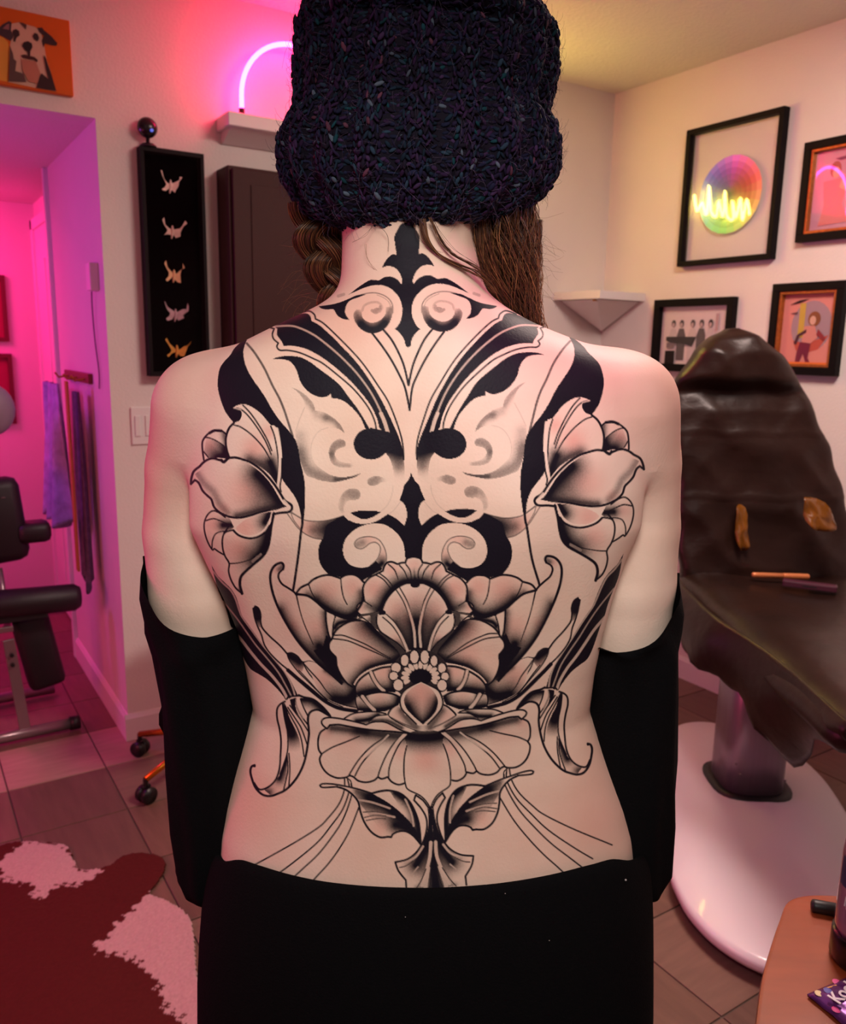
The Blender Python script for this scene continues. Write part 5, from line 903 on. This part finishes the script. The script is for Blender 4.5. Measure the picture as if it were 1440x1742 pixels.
def fast_mesh(name, v, q):
    me = bpy.data.meshes.new(name); me.vertices.add(len(v)); me.vertices.foreach_set('co', v.astype(np.float32).ravel()); n = len(q); k = q.shape[1]
    me.loops.add(n*k); me.loops.foreach_set('vertex_index', q.astype(np.int32).ravel()); me.polygons.add(n); me.polygons.foreach_set('loop_start', np.arange(0, n*k, k, dtype=np.int32)); me.polygons.foreach_set('loop_total', np.full(n, k, np.int32)); me.update(calc_edges=True); me.validate(); return me
def sample(img, u, v):
    x = np.clip((u-TX0)*TS-.5, 0, TW-1.001); y = np.clip((v-TY0)*TS-.5, 0, TH-1.001); i, j = x.astype(int), y.astype(int); fx, fy = x-i, y-j
    return img[j, i]*(1-fx)*(1-fy)+img[j, i+1]*fx*(1-fy)+img[j+1, i]*(1-fx)*fy+img[j+1, i+1]*fx*fy
nv = len(AV); ink = np.zeros((nv, 4), np.float32); ink[:, 3] = 1; fm = np.arange(nv) < len(UV_)
u_, v_ = chart(AV[fm]); ok = (u_ > TX0) & (u_ < TX1) & (v_ > TY0) & (v_ < TY1)
ink[fm, 0] = sample(INK, u_, v_)*ok; ink[fm, 1] = sample(PNK, u_, v_)*ok
for c_, r_, k_ in ((pl(290, 710, .76), .06, .55), (pl(262, 830, .78), .055, .6), (pl(1125, 660, .76), .06, .5), (pl(1150, 800, .78), .05, .35), (pl(395, 1330, .74), .06, .4), (pl(1055, 1340, .74), .06, .4)): ink[:, 1] = np.clip(ink[:, 1]+k_*np.exp(-((AV-c_)**2).sum(1)/r_**2), 0, 1)
me = fast_mesh('body', AV-np.array([BX, BY, 0]), AF); at = me.color_attributes.new('ink', 'FLOAT_COLOR', 'POINT'); at.data.foreach_set('color', ink.ravel())
def skin_mat():
    m = bpy.data.materials.new('tattooed_skin'); m.use_nodes = True; nt = m.node_tree; b = nt.nodes['Principled BSDF']; L = nt.links.new
    a = nt.nodes.new('ShaderNodeAttribute'); a.attribute_name = 'ink'; sx = nt.nodes.new('ShaderNodeSeparateColor'); L(a.outputs['Color'], sx.inputs[0])
    tc = nt.nodes.new('ShaderNodeTexCoord'); n = nt.nodes.new('ShaderNodeTexNoise'); n.inputs['Scale'].default_value = 9; n.inputs['Detail'].default_value = 4; L(tc.outputs['Object'], n.inputs['Vector'])
    r = nt.nodes.new('ShaderNodeValToRGB'); r.color_ramp.elements[0].position = .3; r.color_ramp.elements[0].color = (*lin((231, 194, 174)), 1); r.color_ramp.elements[1].position = .7; r.color_ramp.elements[1].color = (*lin((242, 214, 196)), 1); L(n.outputs[0], r.inputs[0])
    n3 = nt.nodes.new('ShaderNodeTexNoise'); n3.inputs['Scale'].default_value = 700; L(tc.outputs['Object'], n3.inputs['Vector'])
    def mix(fac, c1, c2, k=None):
        q = nt.nodes.new('ShaderNodeMix'); q.data_type = 'RGBA'; L(fac, q.inputs[0]); L(c1, q.inputs[6]); q.inputs[7].default_value = (*c2, 1); return q.outputs[2]
    pkf = nt.nodes.new('ShaderNodeMath'); pkf.operation = 'MULTIPLY'; pkf.inputs[1].default_value = .60; L(sx.outputs[1], pkf.inputs[0])
    c = mix(pkf.outputs[0], r.outputs[0], lin((222, 132, 120)))
    # stippled whip shading: dot grain modulates the half tones of the ink
    g = nt.nodes.new('ShaderNodeMath'); g.operation = 'MULTIPLY_ADD'; g.inputs[1].default_value = .28; g.inputs[2].default_value = -.14; L(n3.outputs[0], g.inputs[0])
    hm_ = nt.nodes.new('ShaderNodeMath'); hm_.operation = 'MULTIPLY_ADD'; hm_.inputs[1].default_value = 1.0; L(sx.outputs[0], hm_.inputs[0]); 
    one = nt.nodes.new('ShaderNodeMath'); one.operation = 'SUBTRACT'; one.inputs[0].default_value = 1; L(sx.outputs[0], one.inputs[1]); ht = nt.nodes.new('ShaderNodeMath'); ht.operation = 'MULTIPLY'; L(one.outputs[0], ht.inputs[0]); L(sx.outputs[0], ht.inputs[1])
    gg = nt.nodes.new('ShaderNodeMath'); gg.operation = 'MULTIPLY'; L(ht.outputs[0], gg.inputs[0]); L(g.outputs[0], gg.inputs[1]); g4 = nt.nodes.new('ShaderNodeMath'); g4.operation = 'MULTIPLY'; g4.inputs[1].default_value = 4; L(gg.outputs[0], g4.inputs[0]); L(g4.outputs[0], hm_.inputs[2])
    cl = nt.nodes.new('ShaderNodeClamp'); L(hm_.outputs[0], cl.inputs[0])
    c = mix(cl.outputs[0], c, lin((27, 22, 32))); L(c, b.inputs['Base Color'])
    b.inputs['Roughness'].default_value = .55; b.inputs['Specular IOR Level'].default_value = .12
    n2 = nt.nodes.new('ShaderNodeTexNoise'); n2.inputs['Scale'].default_value = 420; n2.inputs['Detail'].default_value = 2; L(tc.outputs['Object'], n2.inputs['Vector']); bp = nt.nodes.new('ShaderNodeBump'); bp.inputs['Strength'].default_value = .12; bp.inputs['Distance'].default_value = .002; L(n2.outputs[0], bp.inputs['Height']); L(bp.outputs[0], b.inputs['Normal'])
    return m
body = link('body', me, skin_mat(), PW, True); tag(body, 'pale back covered with a black and pink floral tattoo')
def pm(name, mb_, m, parent=PW, smooth=True, sub=0, label=None):
    mb_.v = [(x-BX, y-BY, z) for x, y, z in mb_.v]; o = mb_.build(name, m, parent, smooth, sub)
    if label: o['label'] = label
    return o
# ---------------------------------------------------------------- clothes
m_cl = mat('black_knit', (13, 12, 14), .95, bump=.2, bscale=500, spec=.08)
def sleeve(side):
    rows = [(950, 352, .0640), (985, 352, .0632), (1030, 354, .0612), (1070, 355, .059), (1110, 359, .0562), (1200, 366, .0525), (1300, 369, .0495), (1400, 372, .0470), (1480, 374, .0445), (1500, 375, .040), (1508, 376, .028)] if side < 0 else [(975, 1048, .0640), (1000, 1049, .0628), (1030, 1052, .0605), (1060, 1055, .058), (1100, 1060, .0552), (1180, 1065, .0525), (1290, 1067, .0500), (1390, 1068, .0470), (1470, 1066, .0445), (1496, 1064, .040), (1506, 1063, .028)]
    n = 80; rings = []
    for i, (y_, x_, r) in enumerate(rows):
        c = pl(x_, y_, ARM_D); ring = []
        for k in range(n):
            t = 2*math.pi*k/n; cs, sn = math.cos(t), math.sin(t); lead = max(0, 1-i/4.)          # sn<0 is the rear side
            g_ = (1-cs*side)/2; dz = -lead*(.060*(1-(1-min(g_/.55, 1))**2)-.014*max(0, g_-.6)/.4); wob_ = .0022*math.sin(5*t+i*1.3)+.0015*math.sin(9*t-i*.9)
            ring.append((c[0]+(r+wob_)*cs, c[1]+(r+wob_)*1.02*sn, c[2]+dz))
        rings.append(ring)
    s = MB(); s.loft(rings, cap=False); s.f.append(tuple(range((len(rings)-1)*n, len(rings)*n)))
    e = pl(352 if side < 0 else 1062, 1235, ARM_D); f = (side*.13, .985, 1.0); s.tube(crm([e, (e[0]*.9+f[0]*.1, .87, 1.015), f], 5), [.05]*5+[.045]*5+[.034], 18)
    return pm('sleeve', s, m_cl, top_)
top_ = empty('slipped_top', (0, 0, 0), 0, PW); top_['label'] = 'black top slipped down to the elbows'
sleeve(-1); sleeve(1)
s = MB(); s.tube(crm([(-.16, .985, 1.0), (-.08, 1.05, .985), (0, 1.06, .975), (.08, 1.05, .985), (.16, .985, 1.0)], 6), .024, 14); pm('gathered_front', s, m_cl, top_)
# skirt
SK = [(1512, 371, 1086, .672, .895), (1540, 362, 1096, .668, .897), (1580, 352, 1101, .658, .90), (1640, 342, 1104, .648, .90), (1742, 346, 1102, .642, .895)]
rings = []; n = 96
for i, (y_, L_, R_, yb, yf) in enumerate(SK):
    a, b = pl(L_, y_, .78), pl(R_, y_, .78); rings.append(((a[2]+b[2])/2, (a[0]+b[0])/2, (b[0]-a[0])/2, yb, yf))
z5 = rings[-1]; rings += [(.62, z5[1], z5[2]*.98, .66, .90), (.45, z5[1], z5[2]*.93, .68, .895), (.25, z5[1], z5[2]*.88, .69, .89), (.10, z5[1], z5[2]*.86, .69, .89)]
s = MB(); rr_ = []
TOPC = [pl(*p) for p in ((369, 1434, .78), (400, 1458, .715), (440, 1478, .695), (540, 1500, .68), (640, 1509, .674), (740, 1512, .672), (850, 1505, .674), (930, 1493, .68), (1000, 1474, .693), (1050, 1452, .715), (1088, 1426, .78))]; TOPX = [p[0] for p in TOPC]; TOPZ = [p[2] for p in TOPC]
for i, (z, cx, w2, yb, yf) in enumerate(rings):
    ring = []
    for k in range(n):
        t = 2*math.pi*k/n; cs, sn = math.cos(t), math.sin(t); e = 2/2.35
        x = cx+w2*abs(cs)**e*(1 if cs > 0 else -1); y = (yb+yf)/2+(yf-yb)/2*abs(sn)**e*(1 if sn > 0 else -1)
        ztop = np.interp(x, TOPX, TOPZ); zs_ = max(TOPZ[0], TOPZ[-1]); ztop = ztop*min(1, max(0, -sn*3))+zs_*(1-min(1, max(0, -sn*3))) if sn < 0 else zs_
        z_ = (ztop, ztop-.018, ztop*.45+(z-.004)*.55, z)[i] if i < 4 else z
        fold = .004*math.sin(7*t+1)*min(1, max(0, (i-2)/3)); ring.append((x+fold*cs, y+fold*sn, z_))
    rr_.append(ring)
inner = [(a+(c0-a)*.03, b+(.78-b)*.05, z-.003) for (a, b, z), c0 in ((p, rings[0][1]) for p in rr_[0])]
s.loft([inner]+rr_, cap=False); sk = pm('skirt', s, m_cl, PW, True, 1, 'black high-waisted skirt')
for px, py in ((1065, 1497), (1012, 1535), (690, 1560), (935, 1600), (860, 1520)):
    p = pl(px, py, .663 if 500 < px < 950 else .70); bm = bmesh.new(); bmesh.ops.create_icosphere(bm, subdivisions=1, radius=.0011 if px > 1000 else .0005); bm.transform(Matrix.Translation(p)); q = MB(); q.bm(bm); pm('lint', q, mat('lint', (190, 180, 180), .9), sk, True)
for sx in (-1, 1):
    s = MB(); c = z5[1]+sx*.085; s.loft([[(c+a*math.cos(t)*(1+.0*math.sin(t)), .80+oy+b*math.sin(t), z) for t in np.arange(20)*2*math.pi/20] for a, b, oy, z in ((.040, .115, .03, .0), (.044, .125, .03, .012), (.044, .122, .03, .03), (.040, .095, .01, .06), (.036, .055, -.03, .09), (.036, .05, -.03, .16))]); pm('shoe', s, m_black)
# ---------------------------------------------------------------- beanie
BN = """-92 690 712 .80
-84 640 770 .80
-62 592 812 .80
-35 560 852 .80
0 535 892 .80
35 523 917 .80
70 515 936 .80
85 512 941 .80
110 509 944 .80
150 508 938 .80
190 508 926 .80
208 506 930 .80
225 496 940 .80
250 483 946 .80
280 480 946 .80
310 486 934 .80
340 504 910 .80
358 524 892 .80
370 552 868 .80
374 575 845 .80"""
bn = []
for l_ in BN.split('\n'):
    y_, L_, R_, d_ = map(float, l_.split()); a, b = pl(L_, y_, d_), pl(R_, y_, d_); bn.append(((a+b)/2, (b[0]-a[0])/2, (b[2]-a[2])/2/((b[0]-a[0])/2), y_))
bz = np.array([c[2] for c, *_ in bn]); bc = np.array([c[0] for c, *_ in bn]); bw = np.array([w2 for _, w2, *_ in bn]); by = np.array([q[3] for q in bn])
arcl = np.concatenate([[0], np.cumsum(np.hypot(np.diff(bz), np.diff(bw)))])
def hat(t, a):
    """point on the beanie at arc length t (array) and angle a; small slouch fold on the rear"""
    z = np.interp(t, arcl, bz); c = np.interp(t, arcl, bc); w2 = np.interp(t, arcl, bw); yy = np.interp(t, arcl, by); d = w2*.98
    rear = np.clip(-np.sin(a), 0, 1); fold = -.010*np.exp(-((yy-96-6*np.cos(a))/9)**2)*rear*np.clip(1.2-np.abs(np.cos(a)-.1)*1.1, 0, 1)+.006*np.exp(-((yy-72)/16)**2)*rear
    r = .982+fold/np.maximum(w2, .02)+.030*np.cos(20*a)*np.clip((yy+40)/60, 0, 1)
    # bottom edge is a touch higher on the right
    dz = .006*np.cos(a)*np.clip((yy-330)/40, 0, 1)-.017*rear*np.clip((yy-190)/170, 0, 1)
    return np.stack([c+w2*r*np.cos(a), .80+d*r*np.sin(a)-.008, z+dz+0*a], -1)
m_kn = attr_mat('tweed_yarn', .85, .12)
bh = empty('beanie', (0, 0, 0), 0, PW); bh['label'] = 'chunky dark navy tweed knit beanie with rolled cuff'
na, nt_ = 160, 110; tt = np.linspace(0, arcl[-1], nt_); aa = np.arange(na)*2*math.pi/na; A_, T_ = np.meshgrid(aa, tt); HP = hat(T_.ravel(), A_.ravel()); ctr_ = np.array([bc.mean(), .79, bz.mean()])
gi = np.arange(nt_*na).reshape(nt_, na); q = np.stack([gi[:-1], np.roll(gi, -1, 1)[:-1], np.roll(gi, -1, 1)[1:], gi[1:]], -1).reshape(-1, 4)
me = fast_mesh('lining', HP-np.array([BX, BY, 0])+0*.0, q[:, ::-1]); at = me.color_attributes.new('col', 'FLOAT_COLOR', 'POINT'); at.data.foreach_set('color', np.tile(np.array([*lin((22, 18, 30)), 1], np.float32), len(HP))); link('lining', me, m_kn, bh, True)
# stitches: slanted yarn loops laid row by row
rows_ = np.arange(.004, arcl[-1]-.002, .0043); SP, SA, SB, SN, SC = [], [], [], [], []
pal = np.array([lin(c) for c in ((34, 26, 52), (30, 32, 58), (26, 40, 56), (48, 28, 60), (28, 22, 38), (42, 60, 78), (62, 42, 76), (84, 94, 110), (22, 60, 70), (96, 56, 74))]); pw = np.array([.24, .2, .16, .13, .12, .05, .05, .02, .02, .01])
for ri, t0 in enumerate(rows_):
    w2 = np.interp(t0, arcl, bw); ncol = max(10, int(2*math.pi*w2/.0058)); a = np.arange(ncol)*2*math.pi/ncol+RNG.normal(0, .006, ncol)
    for sg in (-1, 1):
        t = np.full(ncol, t0)+RNG.normal(0, .0008, ncol); ac = a+sg*.0014/w2; p = hat(t, ac); e = 1e-3; du = hat(t, ac+e)-p; dv = hat(np.minimum(t+e, arcl[-1]), ac)-p
        du /= np.linalg.norm(du, axis=1)[:, None]+1e-12; dv /= np.linalg.norm(dv, axis=1)[:, None]+1e-12; nn = np.cross(du, dv); nn *= np.sign(((p-ctr_)*nn).sum(1))[:, None]
        kn = np.cos(20*ac) > -.1; ang = np.where(kn, sg*(.42+RNG.normal(0, .3, ncol)), sg*(1.3+RNG.normal(0, .3, ncol))); ax_ = dv*np.cos(ang)[:, None]+du*np.sin(ang)[:, None]; bx_ = np.cross(nn, ax_)
        SP.append(p+nn*(.0012+np.where(kn, .0006, -.0012)+RNG.normal(0, .0006, ncol))[:, None]); SA.append(ax_); SB.append(bx_); SN.append(nn); SC.append(pal[RNG.choice(10, ncol, p=pw/pw.sum())]*.8*RNG.uniform(.75, 1.25, ncol)[:, None])
SP, SA, SB, SN, SC = map(np.vstack, (SP, SA, SB, SN, SC)); M_ = len(SP)
prof = [(-1, .0), (-.6, .75), (0, 1.), (.6, .75), (1, 0)]; tv = [(-1., 0, 0)]
for l_, r_ in prof[1:-1]: tv += [(l_, r_*math.cos(k*2*math.pi/6), r_*math.sin(k*2*math.pi/6)) for k in range(6)]
tv.append((1., 0, 0)); tv = np.array(tv); tf = [(0, 1+(k+1) % 6, 1+k, 1+k) for k in range(6)]
tri = [(0, 1+(k+1) % 6, 1+k) for k in range(6)]+[(1+i*6+k, 1+i*6+(k+1) % 6, 1+(i+1)*6+(k+1) % 6) for i in range(2) for k in range(6)]+[(1+i*6+k, 1+(i+1)*6+(k+1) % 6, 1+(i+1)*6+k) for i in range(2) for k in range(6)]+[(19, 13+k, 13+(k+1) % 6) for k in range(6)]
ln_, rd = .0036*RNG.uniform(.7, 1.35, M_), .00155*RNG.uniform(.7, 1.3, M_)
VV = SP[:, None]+SA[:, None]*(tv[None, :, 0]*ln_[:, None])[..., None]+SB[:, None]*(tv[None, :, 1]*rd[:, None])[..., None]+SN[:, None]*(tv[None, :, 2]*rd[:, None]*.8)[..., None]
FF = (np.array(tri)[None]+np.arange(M_)[:, None, None]*20).reshape(-1, 3); me = fast_mesh('knit_stitches', VV.reshape(-1, 3)-np.array([BX, BY, 0]), FF); at = me.color_attributes.new('col', 'FLOAT_COLOR', 'POINT'); at.data.foreach_set('color', np.hstack([np.repeat(SC, 20, 0), np.ones((M_*20, 1))]).astype(np.float32).ravel()); o = link('knit_stitches', me, m_kn, bh, True); o['kind'] = 'stuff'
# ---------------------------------------------------------------- strands: hair and wool fuzz
def strands(name, curves, rad, m, parent, taper=.35, cols=None):
    """curves (n, k, 3) as thin three-sided tubes, one mesh"""
    C = np.asarray(curves); n, k, _ = C.shape; T_ = np.gradient(C, axis=1); T_ /= np.linalg.norm(T_, axis=2)[..., None]+1e-12; ref = np.array([.31, .83, .46]); a = np.cross(T_, ref); a /= np.linalg.norm(a, axis=2)[..., None]+1e-12; b = np.cross(T_, a)
    r = (np.asarray(rad)*np.ones(n))[:, None]*np.linspace(1, taper, k)[None]; v = np.stack([C+r[..., None]*(a*math.cos(t)+b*math.sin(t)) for t in (0, 2.094, 4.189)], 2).reshape(-1, 3)
    base = (np.arange(n)[:, None]*k+np.arange(k-1)[None]).ravel()*3; q = np.concatenate([np.stack([base+i, base+(i+1) % 3, base+3+(i+1) % 3, base+3+i], 1) for i in range(3)])
    me = fast_mesh(name, v-np.array([BX, BY, 0]), q)
    if cols is not None: at = me.color_attributes.new('col', 'FLOAT_COLOR', 'POINT'); at.data.foreach_set('color', np.hstack([np.repeat(cols, k*3, 0), np.ones((n*k*3, 1))]).astype(np.float32).ravel())
    return link(name, me, m, parent, True)
# wool fuzz
nf = 5200; t = RNG.uniform(.05, arcl[-1], nf); a = RNG.uniform(0, 2*math.pi, nf); p = hat(t, a); nn = (p-ctr_); nn[:, 2] *= .4; nn /= np.linalg.norm(nn, axis=1)[:, None]; tg = RNG.normal(0, 1, (nf, 3)); tg -= (tg*nn).sum(1)[:, None]*nn
L_ = RNG.uniform(.003, .011, nf)[:, None]; cur = np.stack([p, p+nn*L_*.5+tg*L_*.2, p+nn*L_*.75+tg*L_*.55, p+nn*L_*.8+tg*L_*.95], 1)
o = strands('wool_fuzz', cur, .00013, m_kn, bh, .5, np.tile(np.array(lin((92, 78, 100)))[None], (nf, 1))); o['kind'] = 'stuff'
m_hair = attr_mat('brown_hair', .38, .5)
hpal = np.array([lin(c) for c in ((76, 44, 30), (104, 64, 40), (134, 86, 54), (58, 34, 24), (156, 106, 68))])
def bundle(path, n, r0, r1, wav=.0015, k=16, seed=0):
    P = np.array(crm([Vector(p) for p in path], 10)); s = np.linspace(0, len(P)-1, k); P = np.stack([np.interp(s, np.arange(len(P)), P[:, d]) for d in range(3)], 1); u = np.linspace(0, 1, k); r = r0+(r1-r0)*u
    ang, rho = RNG.uniform(0, 2*math.pi, n), np.sqrt(RNG.uniform(0, 1, n)); ph = RNG.uniform(0, 6.28, (n, 2)); off = np.stack([np.cos(ang), np.sin(ang), 0*ang], 1)*rho[:, None]
    return P[None]+off[:, None]*r[None, :, None]+wav*np.stack([np.sin(u[None]*9+ph[:, :1]), np.sin(u[None]*7+ph[:, 1:]), 0*u[None]+0*ph[:, :1]], -1)
def braid(path, amp, n, rr0, turns, seed):
    P = np.array(crm([Vector(p) for p in path], 12)); k = 34; s = np.linspace(0, len(P)-1, k); P = np.stack([np.interp(s, np.arange(len(P)), P[:, d]) for d in range(3)], 1); u = np.linspace(0, 1, k); out = []
    for j in range(3):
        ph = 2*math.pi*j/3+u*turns*2*math.pi; c = P+np.stack([amp*np.sin(ph), -amp*.55*np.sin(2*ph), 0*u], 1)*(1-.35*u)[:, None]
        out.append(bundle(c[::2], n, rr0, rr0*.7, .0008, 26))
    return np.vstack(out)
hr_ = empty('hair', (0, 0, 0), 0, PW); hr_['label'] = 'brown hair in two low braids over the shoulders'
def add_hair(nm, c, rad=.00032):
    cols = hpal[RNG.choice(5, len(c), p=(.3, .28, .16, .18, .08))]*RNG.uniform(.7, 1.2, len(c))[:, None]; return strands(nm, c, rad, m_hair, hr_, .5, cols)
add_hair('braid', braid([pl(548, 350, .775), pl(550, 395, .775), pl(556, 440, .78), pl(572, 485, .79), pl(580, 525, .81), pl(566, 575, .84)], .016, 330, .015, 1.35, 1), .0004)
c = [bundle([pl(840, 340, .765), pl(850, 390, .765), pl(862, 440, .77), pl(872, 490, .78), pl(888, 535, .80), pl(905, 590, .83)], 700, .024, .014, .006), bundle([pl(875, 345, .775), pl(885, 400, .775), pl(888, 450, .78), pl(890, 500, .79), pl(895, 560, .82)], 420, .014, .012, .007), bundle([pl(815, 350, .745), pl(818, 400, .745), pl(826, 450, .752), pl(846, 492, .765), pl(872, 530, .79)], 260, .008, .009, .002)]
add_hair('braid', np.vstack(c), .0004)
# nape hair under the cuff and loose wisps
nape = []
for x0 in np.linspace(585, 820, 60):
    d0 = .718+.00000042*(x0-700)**2*10; nape.append(bundle([pl(x0, 352, d0), pl(x0+RNG.normal(0, 3), 378, d0-.002), pl(x0+(x0-700)*.05+RNG.normal(0, 7), 388+abs(RNG.normal(0, 9)), d0-.004)], 5, .0025, .002, .0008, 16))
add_hair('nape_hair', np.vstack(nape), .00022)
WS = [((716, 372), (722, 405), (745, 432), (782, 450), (812, 462), (832, 480)), ((722, 372), (730, 410), (752, 438), (790, 458), (822, 474), (845, 500)), ((732, 370), (748, 405), (770, 432), (806, 452), (836, 478)), ((738, 372), (752, 398), (775, 425), (812, 450), (830, 470)),
      ((640, 375), (622, 400), (600, 412)), ((622, 415), (626, 440), (635, 455), (655, 472)), ((640, 380), (655, 395), (662, 415), (660, 428)), ((800, 375), (806, 410), (812, 440), (810, 470)), ((800, 365), (812, 400), (822, 440), (820, 480)), ((705, 375), (712, 405), (730, 420), (752, 430))]
ws = []
for i, w_ in enumerate(WS):
    P = [pl(x, y, .700+.0000010*(x-700)**2+.00004*max(0, y-440)) for x, y in w_]; ws.append(bundle(P, 34 if i in (0, 1, 2) else 2, .0008 if i < 4 else .0004, .0030 if i < 3 else .0006, .0006, 26)[:, :26])
add_hair('wisps', np.vstack(ws), .00015)
fly = []
for _ in range(70):
    sd = RNG.choice((-1, 1)); x0 = 530 if sd < 0 else 905; y0 = RNG.uniform(365, 520); L_ = RNG.uniform(15, 60); dp = .78+RNG.uniform(-.02, .03); q = [pl(x0+RNG.normal(0, 10), y0, dp), pl(x0+sd*L_*.5, y0+RNG.normal(8, 10), dp+.005), pl(x0+sd*L_, y0+RNG.normal(18, 18), dp+.01)]; fly.append(bundle(q, 1, .0001, .0001, .0015, 14))
add_hair('flyaways', np.vstack(fly), .00012)['kind'] = 'stuff'
